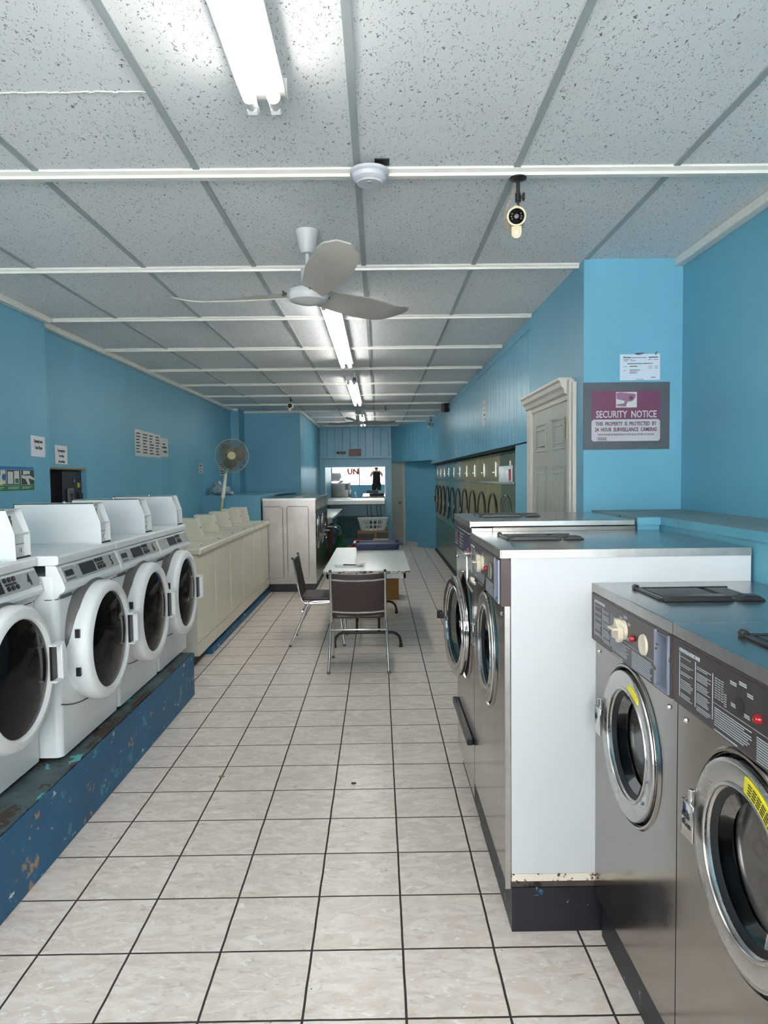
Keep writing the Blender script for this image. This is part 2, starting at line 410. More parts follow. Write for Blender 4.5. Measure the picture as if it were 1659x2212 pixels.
# left wall with the opening for the change machine
wl = MB().box(-2.9, -2.4, -1.75, 5.2, 0, CH)
NY0, NY1, NZ0, NZ1 = 5.36, 6.09, 1.24, 1.705
wl.box(-2.9, -2.5, 5.2, NY0, 0, CH).box(-2.9, -2.5, NY1, 12.6, 0, CH).box(-2.9, -2.5, NY0, NY1, 0, NZ0).box(-2.9, -2.5, NY0, NY1, NZ1, CH).box(-2.9, -2.84, NY0, NY1, NZ0, NZ1)
wl.box(-2.9, -1.375, 12.6, 17.6, 0, CH).box(-2.5, -2.36, 12.1, 12.6, 0, CH)
struct(wl.build('wall_left', m_wall))
# right side: alcove wall, pillar block, column
wr = MB().box(1.685, 2.2, -1.75, 3.93, 0, CH).box(1.14, 2.2, 3.93, 5.30, 0, CH).box(1.135, 1.32, 5.30, 5.86, 0, 1.86).box(2.0, 2.2, 5.3, 17.6, 0, CH)
struct(wr.build('wall_right', m_wall))
# boarded soffit over the dryers
so = MB(); y = 5.31; k = 0
so.box(1.155, 2.0, 5.30, 15.35, 1.872, CH)
while y < 15.3:
    w_ = .195 if k % 3 else .12
    y2 = min(y + w_, 15.32)
    so.prism([(1.156, y), (1.139, y + .006), (1.139, y2 - .008), (1.156, y2 - .002)], 'z', 1.90, 2.70); y = y2; k += 1
so.box(1.13, 1.156, 5.30, 15.32, 1.872, 1.90).box(1.13, 1.156, 5.30, 15.32, 2.70, 2.73)
struct(so.build('wall_right_upper', m_wall2))
struct(bx('trim_1', m_blackbase, 1.16, 1.24, 5.87, 15.2, 1.855, 1.871))
# back wall: boarded upper part and recessed lower part
bw = MB().box(-1.375, .5, 16.85, 17.6, 0, CH).box(-1.375, .317, 16.66, 16.85, 2.05, CH)
x = -1.37
while x < .3:
    x2 = min(x + .18, .312)
    bw.prism([(x, 16.665), (x + .006, 16.645), (x2 - .006, 16.645), (x2, 16.665)], 'z', 2.09, 2.74); x = x2
bw.box(-1.375, .317, 16.63, 16.66, 2.05, 2.09).box(-1.375, .317, 16.63, 16.66, 2.74, CH)
bw.box(-1.375, -1.25, 16.70, 16.85, 0, 2.05).box(.16, .32, 16.70, 16.85, 0, 2.05).box(-1.25, .16, 16.76, 16.85, 1.84, 2.05).box(-1.25, .16, 16.80, 16.85, .98, 1.1)
bw.box(.5, 2.2, 17.2, 17.6, 0, CH)
struct(bw.build('wall_back', m_wall2))
def slab(mb, ax, ay, bx_, by, th, z0, z1):
    d = Vector((bx_ - ax, by - ay, 0)).normalized(); n = Vector((-d.y, d.x, 0))  # away from room
    if n.y < 0: n = -n
    p = [(ax, ay), (bx_, by), (bx_ + n.x * th, by + n.y * th), (ax + n.x * th, ay + n.y * th)]
    mb.prism(p, 'z', z0, z1)
wa = MB(); slab(wa, .30, 16.78, 1.30, 15.56, .3, 0, 1.95)
slab(wa, .317, 16.66, 1.16, 14.75, .3, 1.95, CH)
for i in range(11):
    t0, t1 = i / 11, (i + .96) / 11
    slab(wa, .317 + .843 * t0, 16.64 - 1.91 * t0, .317 + .843 * t1, 16.64 - 1.91 * t1, .05, 1.99, 2.72)
struct(wa.build('wall_back_angled', m_wall2))
# front wall with shop window
fw = MB().box(-2.9, 2.2, -1.75, -1.6, 0, .75).box(-2.9, 2.2, -1.75, -1.6, 2.65, CH).box(-2.9, -2.25, -1.75, -1.6, .75, 2.65).box(1.55, 2.2, -1.75, -1.6, .75, 2.65)
struct(fw.build('wall_front', m_wall))
wn = thing('window_1', 'shop front window', 'window', (0, -1.67, 0)); del wn['label']; del wn['category']; struct(wn)
wf = MB()
for x in (-2.25, -.88, 1.49): wf.box(x, x + .06, -.03, .03, .75, 2.65)
wf.box(-2.25, 1.55, -.03, .03, .75, .80).box(-2.25, 1.55, -.03, .03, 2.60, 2.65)
wf.build('window_frame', m_wall2, wn)
bx('window_pane', m_winglass, -2.2, 1.5, -.004, .004, .8, 2.6, wn)
let = text('window_lettering', 'UN', .38, m_redpaint, wn, (-1.44, .012, 1.33), sx=1.0, rot=(90, 0, 0), bold=.022)
# crown trims and ceiling bars
t_ = MB()
t_.box(-2.4, -2.35, -1.6, 5.19, CH - .045, CH).box(-2.5, -2.45, 5.2, 12.1, CH - .045, CH)
struct(t_.build('trim_2', m_trim, bevel=.006))
t_ = MB().box(1.635, 1.685, -1.6, 3.93, CH - .045, CH); struct(t_.build('trim_3', m_trim, bevel=.006))
t_ = MB().box(-1.375, -1.335, 12.6, 16.63, CH - .04, CH).box(-2.36, -1.375, 12.56, 12.6, CH - .04, CH).box(-2.5, -2.36, 12.06, 12.1, CH - .04, CH)
struct(t_.build('trim_4', m_trim, bevel=.006))
for k in range(12):
    y = 2.789 + 1.2294 * k
    xl = -2.4 if y < 5.19 else (-2.5 if y < 12.5 else -1.375); xr = 1.685 if y < 3.9 else 1.135
    w_ = .036 if k == 0 else .02
    if y > 15.5: xr = .55
    o = MB().prism([(y - w_, CH), (y - w_, CH - .008), (y - w_ * .5, CH - .016), (y - w_ * .4, CH - .026), (y + w_ * .4, CH - .026), (y + w_ * .5, CH - .016), (y + w_, CH - .008), (y + w_, CH)], 'x', xl, xr).build('trim_%d' % (5 + k), m_trim)
    struct(o)
g = MB()
for i in range(-3, 4):
    x = -.677 + .6098 * i
    y0 = -1.6; y1 = 16.6
    if x < -2.4: continue
    if x < -1.375: y1 = 12.58
    if x > 1.14: y1 = 3.92
    g.box(x - .0125, x + .0125, y0, y1, CH - .006, CH)
struct(g.build('trim_30', m_tbar))
g = MB(); x = -1.28  # ragged joint of a cut ceiling tile
while x < -.69:
    g.box(x, x + .02, 2.213 + random.uniform(-.004, .004), 2.219 + random.uniform(-.003, .003), CH - .003, CH); x += .018
struct(g.build('trim_31', m_trim))
# baseboards
struct(MB().box(1.215, 1.30, 5.9, 15.3, 0, .05).build('baseboard_right', m_blackbase))
bb = MB(); slab(bb, .64, 16.33, .86, 16.06, .1, 0, .11); struct(bb.build('baseboard_back', m_doorframe))

# ---- doors
def door_leaf(root, w, z0, z1, m, knob_side, hinges=True):
    l = bx('door_leaf', m, -w / 2, w / 2, -.004, .02, z0, z1, root)
    return l
d1 = thing('door_1', 'panelled greige door in the right wall', 'door', (1.14, 4.665, 0), R(-90)); del d1['label']; del d1['category']; struct(d1)
# local x -> -y ; local -y -> -x
fr = MB().box(-.625, -.50, -.03, 0, 0, 2.10).box(.50, .555, -.03, 0, 0, 2.17).box(.555, .60, -.022, 0, 0, 2.15)
fr.build('door_frame', m_doorframe, d1, .004)
cr = MB()
cr.prism([(0, 2.06), (-.022, 2.06), (-.024, 2.085), (-.045, 2.095), (-.05, 2.12), (-.065, 2.135), (-.068, 2.16), (-.08, 2.17), (-.08, 2.185), (0, 2.185)], 'x', -.62, .50)
cr.build('crown_moulding', m_doorframe, d1)
leaf = bx('door_leaf', m_doorpaint, -.50, .50, -.012, 0, .02, 2.065, d1)
pn = MB()
for (a, b) in ((-.385, -.085), (.09, .39)):
    for (z0, z1) in ((1.775, 1.965), (.98, 1.67), (.2, .88)):
        T = None
        def fr4(x0, x1, zz0, zz1, yy, d): 
            pn.box(x0, x1, yy - d, yy, zz0, zz0 + .012).box(x0, x1, yy - d, yy, zz1 - .012, zz1).box(x0, x0 + .012, yy - d, yy, zz0, zz1).box(x1 - .012, x1, yy - d, yy, zz0, zz1)
        fr4(a, b, z0, z1, -.012, .006)
        fr4(a + .035, b - .035, z0 + .035, z1 - .035, -.012, .005)
pn.build('door_panels', m_doorpaint, leaf, .003)
hg = MB().box(.452, .475, -.02, -.011, 1.83, 1.945).cyl((.464, -.022, 1.828), (.464, -.022, 1.947), .006, n=10); hg.build('hinge', m_brass, d1)

ang = math.atan2(15.56 - 16.78, 1.0)
d2 = thing('door_2', 'plain door on the angled back wall', 'door', (.46, 16.585, 0), ang); del d2['label']; del d2['category']; struct(d2)
MB().box(-.235, -.205, -.05, 0, .0, 2.12).box(.215, .255, -.04, 0, .0, 2.08).box(-.235, .235, -.05, 0, 2.08, 2.12).build('door_frame', m_doorframe, d2)
lf2 = bx('door_leaf', m_doorpaint, -.205, .215, -.04, -.005, .06, 2.08, d2)
MB().lathe([(.0, .07), (.022, .065), (.028, .05), (.02, .03), (.01, .02), (.012, .0)], (.16, -.04, 1.0), (0, -1, 0), 16).build('door_knob', m_brass, lf2)

# ---- right hand ledge
lg = MB()
lg.box(1.291, 1.685, -1.55, 3.93, 0, 1.385)
lg_o = lg.build('boxed_ledge', m_ledge); tag(lg_o, 'worn blue boxed-in ledge running behind the right-hand washers', 'ledge')
lt = MB().box(1.2915, 1.685, -1.55, 3.925, 1.386, 1.418)
lt.build('ledge_top', m_ledgetop, lg_o, .003)
eg = MB().box(1.286, 1.2915, -1.55, 3.22, 1.384, 1.419); eg.build('ledge_nosing', m_ledge, lg_o)
l2 = MB().box(1.185, 1.285, 3.225, 3.925, .0, 1.385).build('ledge_return', m_ledge); tag(l2, 'short blue return of the ledge behind the navy-panelled washer', 'ledge')
MB().box(1.185, 1.285, 3.222, 3.925, 1.386, 1.418).build('ledge_top', m_ledgetop, l2); MB().box(1.180, 1.286, 3.216, 3.222, 1.384, 1.419).build('ledge_nosing', m_ledge, l2)

# ================================================================ LEFT: white front-loading washers on the blue plinth
p = MB().box(-2.38, -1.395, -1.2, 5.24, 0, .315); po_ = p.build('washer_plinth', m_plinth, bevel=.004)
tag(po_, 'chipped dark blue wooden plinth under the white front-loading washers', 'plinth')
bx('plinth_top', m_plinthtop, -2.37, -1.40, -1.19, 5.235, .3155, .322, po_)
mm = MB().box(-1.396, -1.390, -1.2, 5.24, .285, .318); mm.build('plinth_lip', m_plinth, po_)
for yj in (.9, 2.3, 3.7): pass
W0 = .322
def white_washer(num, label, yc, blank=False):
    t = thing('front_load_washer', label, 'washing machine', (-1.47 if num != 4 else -1.56, yc, W0), R(90), 'white front-loading washers on the blue plinth')
    w = .705; h = .955
    b = MB()
    # rounded cabinet outline
    pts = [(-w / 2, .62), (-w / 2, .032)] + [(x, y) for x, y in arc(-w / 2 + .032, .032, .032, 180, 270, 6)] + [(x, y) for x, y in arc(w / 2 - .032, .032, .032, 270, 360, 6)] + [(w / 2, .62)]
    b.prism(pts, 'z', .02, .86, smooth=False)
    cab = b.build('cabinet', m_white, t)
    MB().box(-w / 2 + .03, w / 2 - .03, .03, .6, 0, .02).build('foot', m_black, t)
    # lid
    l = MB(); l.prism([(.008, .908), (-.012, .912), (-.012, .945), (-.004, .954), (.61, .954), (.61, .908)], 'x', -w / 2, w / 2)
    l.build('lid', m_white, t, .004)
    # fascia
    fa = MB(); fa.prism([(.012, .908), (.0, .905), (-.034, .820), (-.039, .806), (-.034, .788), (-.012, .775), (.003, .755), (.05, .755), (.05, .908)], 'x', -w / 2 + .003, w / 2 - .003)
    fas = fa.build('fascia', m_white, t, .004)
    T = Matrix.Translation((0, -.0175, .862)) @ Matrix.Rotation(-R(21.8), 4, 'X')
    pc = MB().box(-.325, -.20, -.005, .004, -.036, .034, T); plate1 = pc.build('coin_display_plate', m_silver, fas)
    if not blank:
        MB().box(-.305, -.225, -.008, -.005, -.012, .016, T).build('display_window', m_screen, plate1)
        lines(MB(), -.31, -.21, -.034, -.02, 1, .004, 0).build('printed_line', m_dprint, plate1).matrix_local = T @ Matrix.Translation((0, -.007, 0))
    pc = MB().box(-.19, .335, -.005, .004, -.036, .034, T); plate2 = pc.build('control_plate', m_silver, fas)
    MB().box(-.14, .03, -.0085, -.005, -.028, .029, T).build('display_screen', m_screen, plate2, .003)
    bt = MB()
    for r_ in (0, 1):
        for k in range(3): bt.cyl(T @ Vector((.06 + k * .036 + r_ * .008, -.005, .022 - r_ * .038)), T @ Vector((.06 + k * .036 + r_ * .008, -.011, .022 - r_ * .038)), .011, n=12)
    bt.build('button', m_black, plate2)
    MB().box(.055, .145, -.0075, -.005, -.003, .007, T).build('label_strip', m_dprint, plate2)
    for xx in (-.18, .325):
        for zz in (-.029, .028): MB().lathe([(0, .003), (.005, .002), (.006, 0)], T @ Vector((xx, -.006, zz)), T.to_3x3() @ Vector((0, -1, 0)), 8).build('screw', m_chrome, plate2)
    if not blank:
        tx = text('number_decal', str(num), .075, m_dprint, plate2, (0, 0, 0), sx=.8, rot=(90, 0, 0), bold=.001, align='CENTER')
        tx.matrix_local = T @ Matrix.Translation((.25, -.0072, -.026))
    # recess under the plates
    MB().box(-.33, -.21, -.008, .01, .755, .785).build('soap_drawer', m_greyhouse, fas, .003)
    # dark hood behind the door, door ring, glass
    zc = .495
    MB().lathe([(.276, 0), (.272, .03), (.262, .05), (.2, .05)], (-.010, .002, zc + .044), (0, -1, 0), 56).build('door_housing', m_greyhouse, t)
    dr = MB(); dr.lathe([(.282, -.002), (.288, .02), (.297, .044), (.298, .082), (.293, .100), (.280, .112), (.250, .116), (.241, .110), (.237, .09)], (0, 0, zc), (0, -1, 0), 64)
    door = dr.build('door', m_whiteplastic, t)
    MB().lathe([(.241, .098), (.20, .108), (.12, .117), (.0, .121)], (0, 0, zc), (0, -1, 0), 64).build('door_glass', m_blackglass, door)
    hd = MB()
    hd.prism([(.215, zc - .085), (.30, zc - .085), (.318, zc - .05), (.325, zc), (.318, zc + .05), (.30, zc + .085), (.215, zc + .085), (.215, zc + .075), (.27, zc + .075), (.274, zc - .075), (.215, zc - .075)], 'y', -.148, -.112)
    hd.build('door_handle', m_whiteplastic, door, .005)
    MB().box(.222, .272, -.124, -.114, zc - .075, zc + .075).build('handle_recess', m_black, door)
    for q_ in (.07, -.11): MB().box(-.303, -.291, -.075, -.055, zc + q_, zc + q_ + .04).build('door_hinge', m_black, door)
    # curved seam of the kick panel and cabinet seam
    seam = [(x, -.002, .205 + 0 * x + .42 * x * x * 1.25) for x in [(-.345 + .69 * i / 24) for i in range(25)]]
    MB().tube(seam, .0028, 6).build('kick_panel_seam', m_black, t)
    MB().tube([(-.355, .055, .752), (-.353, .03, .752), (-.34, .004, .752), (-.3, -.001, .752), (.3, -.001, .752), (.34, .004, .752), (.353, .03, .752)], .002, 6).build('cabinet_seam', m_dprint, t)
    return t
def coin_box(label, yc):
    # coin vault box, front faces +x
    t = thing('coin_box', label, 'coin box', (-1.478 if yc > 3.2 else -1.56, yc, W0 + .955), R(90), 'coin boxes on the white front-loading washers')
    w = .135; th = .004
    poly = [(.0, 0), (.003, .112), (.04, .218), (.46, .218), (.46, 0)]
    s = MB().prism(poly, 'x', -w / 2, -w / 2 + th).prism(poly, 'x', w / 2 - th, w / 2)
    s.box(-w / 2, w / 2, .456, .46, 0, .218).box(-w / 2, w / 2, .04, .46, .214, .218)
    s.box(-w / 2 + th, w / 2 - th, .03, .034, 0, .108).box(-w / 2 + th, w / 2 - th, .004, .034, .109, .113)
    s.prism([(.03, .113), (.034, .113), (.075, .214), (.071, .214)], 'x', -w / 2 + th, w / 2 - th)
    s.box(-w / 2, w / 2, .0, .45, 0, .004)
    s.build('casing', m_white, t)
    q = MB().box(-.04, -.028, .036, .046, .12, .19).box(-.02, -.012, .04, .05, .11, .17)
    q.build('coin_slot', m_greyhouse, t)
    MB().cyl((.03, .031, .035), (.03, .02, .035), .011, n=14).build('lock', m_chrome, t)
    MB().box(-w / 2 + th, w / 2 - th, .028, .0305, .062, .064).box(-.062, .062, .0, .01, .001, .01).build('door_seam', m_dprint, t)
    MB().lathe([(.013, 0), (.012, .006), (.0, .01)], (.02, .23, .218), (0, 0, 1), 12).build('key_barrel', m_chrome, t)
    MB().box(-.07, .07, -.005, .46, -.001, .003).build('base_plate', m_whiteplastic, t)
    return t
ys = [2.845, 3.56, 4.275, 4.99]
wl_ = ['white front-loading washer marked 4, nearest of the row, cut off by the photo edge',
       'white front-loading washer marked 5 on the blue plinth',
       'white front-loading washer marked 6, third in the white row',
       'farthest white front-loading washer, with a blank silver coin plate']
for n_, yy, lb, bl in zip((4, 5, 6, 7), ys, wl_, (False, False, False, True)): white_washer(n_, lb, yy, bl)
cbl = ['nearest white coin box, on the washer marked 4', 'white coin box on the washer marked 5', 'white coin box on the washer marked 6', 'farthest tall white coin box, on the last front-loading washer']
for yy, lb in zip((3.105, 3.835, 4.545, 5.26), cbl): coin_box(lb, yy)

# ================================================================ LEFT: old cream top-loading washers
ob = MB().box(-2.1, -1.62, 5.5, 6.45, 0, .09); tag(ob.build('rubble_base', m_concrete), 'grimy dark concrete base under the nearest cream washer', 'base')
ob = MB().box(-2.2, -1.545, 6.46, 9.94, 0, .055); tag(ob.build('washer_kerb', m_plinth, bevel=.003), 'low blue painted kerb under the cream top-loading washers', 'kerb')
def cream_washer(label, y0, y1):
    t = thing('top_load_washer', label, 'washing machine', (-1.56, (y0 + y1) / 2, .092), R(90), 'cream top-loading washers along the left wall')
    w = y1 - y0 - .006
    MB().box(-w / 2, w / 2, .012, .62, 0, .872).build('cabinet', m_creamside, t)
    MB().box(-w / 2 + .004, w / 2 - .02, -.002, .012, .115, .868).build('front_panel', m_cream, t, .004)
    MB().box(-w / 2 + .004, w / 2 - .004, -.004, .012, .0, .105).build('kick_panel', m_cream, t, .003)
    MB().box(-w / 2, w / 2, -.034, .63, .874, .928).build('lid_deck', m_cream, t, .014, 3)
    MB().box(-w / 2 + .12, w / 2 - .12, .06, .5, .928, .934).build('lid', m_cream, t, .004)
    MB().cyl((-.03, .03, .929), (-.03, .03, .934), .012, n=12).build('button', m_silver, t)
yb = [6.02, 6.73, 7.44, 8.15, 8.86, 9.50, 9.93]
ol = ['nearest cream top-loading washer, its speckled side showing', 'second cream top-loading washer from the camera', 'third cream top-loading washer from the camera', 'fourth cream top-loading washer from the camera', 'fifth cream top-loading washer, second from the steel machines', 'last cream top-loading washer, touching the steel machines']
yb = [6.02, 6.70, 7.38, 8.06, 8.72, 9.34, 9.93]
for i in range(6): cream_washer(ol[i], yb[i], yb[i + 1])
def small_coin_box(label, y):
    t = thing('small_coin_box', label, 'coin box', (-1.80, y + .08, 1.027), R(90), 'low coin boxes on the cream washers')
    poly = [(0, 0), (.042, .19), (.245, .19), (.245, 0)]
    MB().prism(poly, 'x', -.08, .08).build('casing', m_cream, t, .003)
    MB().prism([(-.002, .01), (.0395, .185), (.043, .185), (.001, .01)], 'x', -.066, .066).build('front_plate', m_creamside, t)
    MB().box(-.02, .02, .015, .03, .085, .10).build('coin_slot', m_greyhouse, t)
for y, lb in zip((7.12, 7.82, 8.52, 9.22, 9.72), ('nearest low cream coin box on the top-loading washers', 'second low cream coin box on the top-loading washers', 'middle low cream coin box of five', 'fourth low cream coin box, last but one', 'farthest low cream coin box, nearest the steel machines')):
    small_coin_box(lb, y)
# blue boxed ledge behind
lb_ = MB().box(-2.5, -1.66, 9.96, 12.595, 0, 1.35); lbo = lb_.build('corner_ledge', m_wall); tag(lbo, 'blue boxed-in ledge in the left corner behind the cream washers', 'ledge')
MB().prism([(-2.5, 9.94), (-1.655, 9.94), (-1.655, 11.2), (-1.45, 12.55), (-2.36, 12.55), (-2.36, 12.1), (-2.5, 12.1)], 'z', 1.351, 1.372).build('ledge_top', m_wall2, lbo)

# ================================================================ stainless machines
def steel_washer(label, loc, rz, w, d, z0, h, panel='brown', side=None, knob=True, dial=True, sticker=None, opened=0., group=None, R0=.216, dz=.438, soap=True, handle=True, fm=None, pz=.195, detail=True, barrow=False, plaque=False):
    fm = fm or m_steelwarm
    t = thing('steel_washer', label, 'washing machine', loc, rz, group)
    zc = h - dz; pb = h - pz
    b = MB()
    b.holeplate(-w / 2, w / 2, z0, pb, 0, zc, R0 + .010, 0)
    b.add([(-w / 2, 0, z0), (-w / 2, d, z0), (-w / 2, d, pb), (-w / 2, 0, pb), (w / 2, 0, z0), (w / 2, d, z0), (w / 2, d, pb), (w / 2, 0, pb)],
          [(0, 1, 2, 3), (4, 7, 6, 5), (1, 5, 6, 2), (0, 4, 5, 1), (3, 2, 6, 7)])
    b.box(-w / 2, w / 2, .09, d, pb, h - .03)
    cab = b.build('cabinet', fm, t)
    MB().box(-w / 2 + .0005, w / 2 - .0005, -.012, d, h - .027, h).build('top_lid', m_steeltop, t, .003)
    MB().box(-w / 2 + .0005, w / 2 - .0005, -.0145, -.0115, h - .029, h - .001).build('lid_edge', m_steeledge, t)
    # drum
    dm = MB().lathe([(R0 - .03, .024), (R0 - .035, .04), (R0 - .05, .06), (R0 - .05, .08), (R0 - .02, .09), (R0 - .02, .26), (.0, .27)], (0, 0, zc), (0, 1, 0), 48)
    drum = dm.build('drum', m_drum, t)
    MB().lathe([(R0 - .033, .020), (R0 - .045, .03), (R0 - .062, .05), (R0 - .052, .075)], (0, 0, zc), (0, 1, 0), 48).build('door_gasket', m_darkrubber, t)
    MB().lathe([(R0 + .024, .0), (R0 + .019, .006), (R0 + .013, .006), (R0 + .010, -.002)], (0, 0, zc), (0, -1, 0), 56).build('door_collar', fm, t)
    MB().lathe([(R0 + .011, .0), (R0 + .009, .024), (R0 - .032, .025)], (0, 0, zc), (0, 1, 0), 48).build('door_gap', m_darkrubber, t)
    # door
    hx = R0 + .01
    dmb = MB().lathe([(R0 - .058, .002), (R0 - .058, .016), (R0 - .05, .026), (R0 - .044, .028), (R0 - .014, .030), (R0 - .004, .028), (R0, .020), (R0, .006), (R0 - .006, .002)], (-hx, 0, 0), (0, -1, 0), 64)
    dmb.tube([(-hx + (R0 - .052) * math.cos(a), -.027, (R0 - .052) * math.sin(a)) for a in [2 * math.pi * i / 56 for i in range(56)]], .0045, 8, closed=True)
    dmb.tube([(-hx + (R0 - .004) * math.cos(a), -.024, (R0 - .004) * math.sin(a)) for a in [2 * math.pi * i / 56 for i in range(56)]], .006, 8, closed=True)
    door = dmb.build('door', m_chrome if opened else m_ring, t)
    door.location = (hx, .014 if not opened else -.004, zc); door.rotation_euler = (0, 0, opened)
    MB().lathe([(R0 - .056, .012), (R0 - .07, .004), (R0 - .09, -.02), (.0, -.035)], (-hx, 0, 0), (0, -1, 0), 48).build('door_glass', m_glass, door)
    MB().lathe([(R0 - .057, .016), (R0 - .064, .012), (R0 - .072, .004), (R0 - .06, .001)], (-hx, 0, 0), (0, -1, 0), 48).build('glass_seal', m_darkrubber, door)
    if handle:
        if opened:
            MB().box(-hx - R0 - .035, -hx - R0 + .01, -.045, -.02, -.014, .014).prism([(-hx - R0 - .075, -.05), (-hx - R0 - .03, -.058), (-hx - R0 - .03, -.03), (-hx - R0 - .06, -.02)], 'z', -.02, .02).build('door_handle', m_legblack, door, .003)
        else:
            hh = MB().box(-hx - R0 - .012, -hx - R0 + .045, -.050, -.044, -.04, .045).box(-hx - R0 - .012, -hx - R0 - .006, -.050, -.02, -.04, .045).cyl((-hx - R0 + .012, -.038, .035), (-hx - R0 + .012, -.038, .075), .008, n=10)
            hdo = hh.build('door_handle', m_chrome, door, .002)
            if plaque:
                text('handle_lettering', 'PUSH IN', .014, m_dprint, hdo, (-hx - R0 - .008, -.051, .008), sx=.7)
                text('handle_lettering', 'TO LOCK', .014, m_dprint, hdo, (-hx - R0 - .008, -.051, -.012), sx=.7)
    rv = MB()
    for a in (-12, -38): rv.lathe([(0, .006), (.006, .004), (.009, 0)], (-hx + (R0 - .028) * math.cos(R(a)), -.029, (R0 - .028) * math.sin(R(a))), (0, -1, 0), 12)
    if detail: rv.build('rivet', m_ring, door)
    if sticker:
        st = MB(); a0, a1 = 40, 84
        ri, ro = R0 - .045, R0 - .012
        pts = [(-hx + ro * math.cos(R(a0 + (a1 - a0) * i / 8)), ro * math.sin(R(a0 + (a1 - a0) * i / 8))) for i in range(9)] + [(-hx + ri * math.cos(R(a1 - (a1 - a0) * i / 8)), ri * math.sin(R(a1 - (a1 - a0) * i / 8))) for i in range(9)]
        if sticker == 'worn': pts = [(-hx + r_ * math.cos(R(a)), r_ * math.sin(R(a))) for r_, a in ((R0 - .014, 58), (R0 - .016, 72), (R0 - .022, 80), (R0 - .036, 82), (R0 - .036, 66), (R0 - .028, 55))]
        so_ = st.prism(pts, 'y', -.0325, -.029).build('warning_sticker', m_yellow, door)
        if sticker == 'full':
            q = MB()
            for k in range(4):
                rr = ri + .007 + k * .0065
                for j in range(7):
                    a = R(79 - j * 5.2); a2 = R(79 - j * 5.2 - 4)
                    q.tube([(-hx + rr * math.cos(a), -.0332, rr * math.sin(a)), (-hx + rr * math.cos(a2), -.0332, rr * math.sin(a2))], .0011, 4)
            q.build('printed_lines', m_dprint, so_)
    if detail:
        for xx in (-w / 2 + .045, w / 2 - .05):
            MB().lathe([(0, .007), (.005, .006), (.008, .0)], (xx, 0, pb - .035), (0, -1, 0), 12).build('bolt', m_chrome, t)
    # control panel
    if panel == 'brown':
        x1 = w / 2 - .105; x2 = w / 2 - .02; zt = h - .032
        c_ = MB()
        c_.box(-w / 2, x1, -.014, .09, pb, zt).box(x2, w / 2, -.014, .09, pb, zt).box(x1, x2, -.014, .09, pb, pb + .012).box(x1, x2, -.014, .09, zt - .012, zt)
        cp = c_.build('control_panel', m_brown, t, .004)
        bay = MB().box(x1, x2, .085, .09, pb, zt).box(x1, x1 + .002, -.0135, .085, pb + .012, zt - .012).box(x2 - .002, x2, -.0135, .085, pb + .012, zt - .012)
        bay.box(x1, x2, -.0135, .085, pb + .012, pb + .015).box(x1, x2, -.0135, .085, zt - .014, zt - .012).box(x1 - .003, x1 + .003, -.019, -.013, pb + .006, zt - .006).box(x2 - .003, x2 + .003, -.019, -.013, pb + .006, zt - .006).box(x1, x2, -.019, -.013, pb + .006, pb + .012)
        byo = bay.build('coin_bay', m_greycoin, cp)
        MB().box(x1 + .045, x2 - .004, .03, .036, zt - .095, zt - .018).build('coin_acceptor', m_creamknob, byo)
        MB().box(x1 + .058, x2 - .012, .027, .031, zt - .082, zt - .03).build('coin_slot', m_black, byo)
        fx0, fx1 = -w / 2 + .03, x1 - .006
        ov = MB().box(fx0, fx1, -.016, -.0135, pb + .008, zt - .005).build('instruction_overlay', m_brownface, cp, .003)
        fw_ = fx1 - fx0
        text('heading_lettering', 'OPERATING INSTRUCTIONS', .0125, m_print, ov, (fx0 + .012, -.0166, zt - .026), sx=.68, bold=.0002)
        q = MB(); X = lambda u: fx0 + u * fw_; Z = lambda v: pb + .008 + v * (zt - pb - .013)
        for u in (.025, .185, .345): q.box(X(u), X(u) + .0018, -.017, -.016, Z(.12), Z(.84 - u * .1))
        for (z0_, z1_, n_) in ((.76, .80, 1), (.62, .68, 2), (.49, .55, 2), (.26, .42, 5), (.12, .2, 3)): lines(q, X(.04), X(.165), Z(z0_), Z(z1_), n_, .0016, -.0162)
        for (z0_, z1_, n_) in ((.72, .78, 2), (.55, .68, 5), (.40, .52, 4), (.2, .37, 6), (.08, .17, 3)): lines(q, X(.2), X(.33), Z(z0_), Z(z1_), n_, .0016, -.0162)
        for i in range(4): lines(q, X(.365 + i * .026), X(.385 + i * .026), Z(.46 if i < 3 else .42), Z(.78 if i < 3 else .62), 9 if i < 3 else 6, .0016, -.0162, .1)
        q.box(X(.355), X(.985), -.0165, -.0155, Z(.385), Z(.392))
        lines(q, X(.365), X(.665), Z(.06), Z(.34), 8, .0022, -.0162, .25); lines(q, X(.365), X(.6), Z(-.02), Z(.02), 1, .003, -.0162)
        lines(q, X(.69), X(.985), Z(-.01), Z(.33), 10, .0024, -.0162, .15)
        for (u, v, l_) in ((.49, .80, .028), (.56, .86, .03), (.62, .76, .022), (.50, .50, .02), (.6, .46, .022)): lines(q, X(u), X(u) + l_, Z(v), Z(v) + .009, 2, .0028, -.0162, .1)
        q.build('printed_lines', m_print, ov)
        kx, kz = X(.565), Z(.63)
        if knob:
            kb = MB().lathe([(.030, 0), (.028, .012), (.02, .016), (0, .018)], (kx, -.016, kz), (0, -1, 0), 24)
            kb.prism([(kx - .034, kz - .012), (kx - .028, kz - .03), (kx - .004, kz - .026), (kx + .012, kz - .036), (kx + .03, kz - .022), (kx + .03, kz + .012), (kx + .012, kz + .02), (kx + .005, kz + .032), (kx - .012, kz + .034), (kx - .016, kz + .014), (kx - .030, kz + .008)], 'y', -.044, -.026)
            kb.box(kx - .022, kx + .026, -.060, -.040, kz + .002, kz + .009)
            kb.build('selector_knob', m_creamknob, cp, .003)
        else:
            MB().cyl((kx, -.0165, kz - .01), (kx, -.0125, kz - .01), .02, n=24).build('knob_hole', m_black, cp)
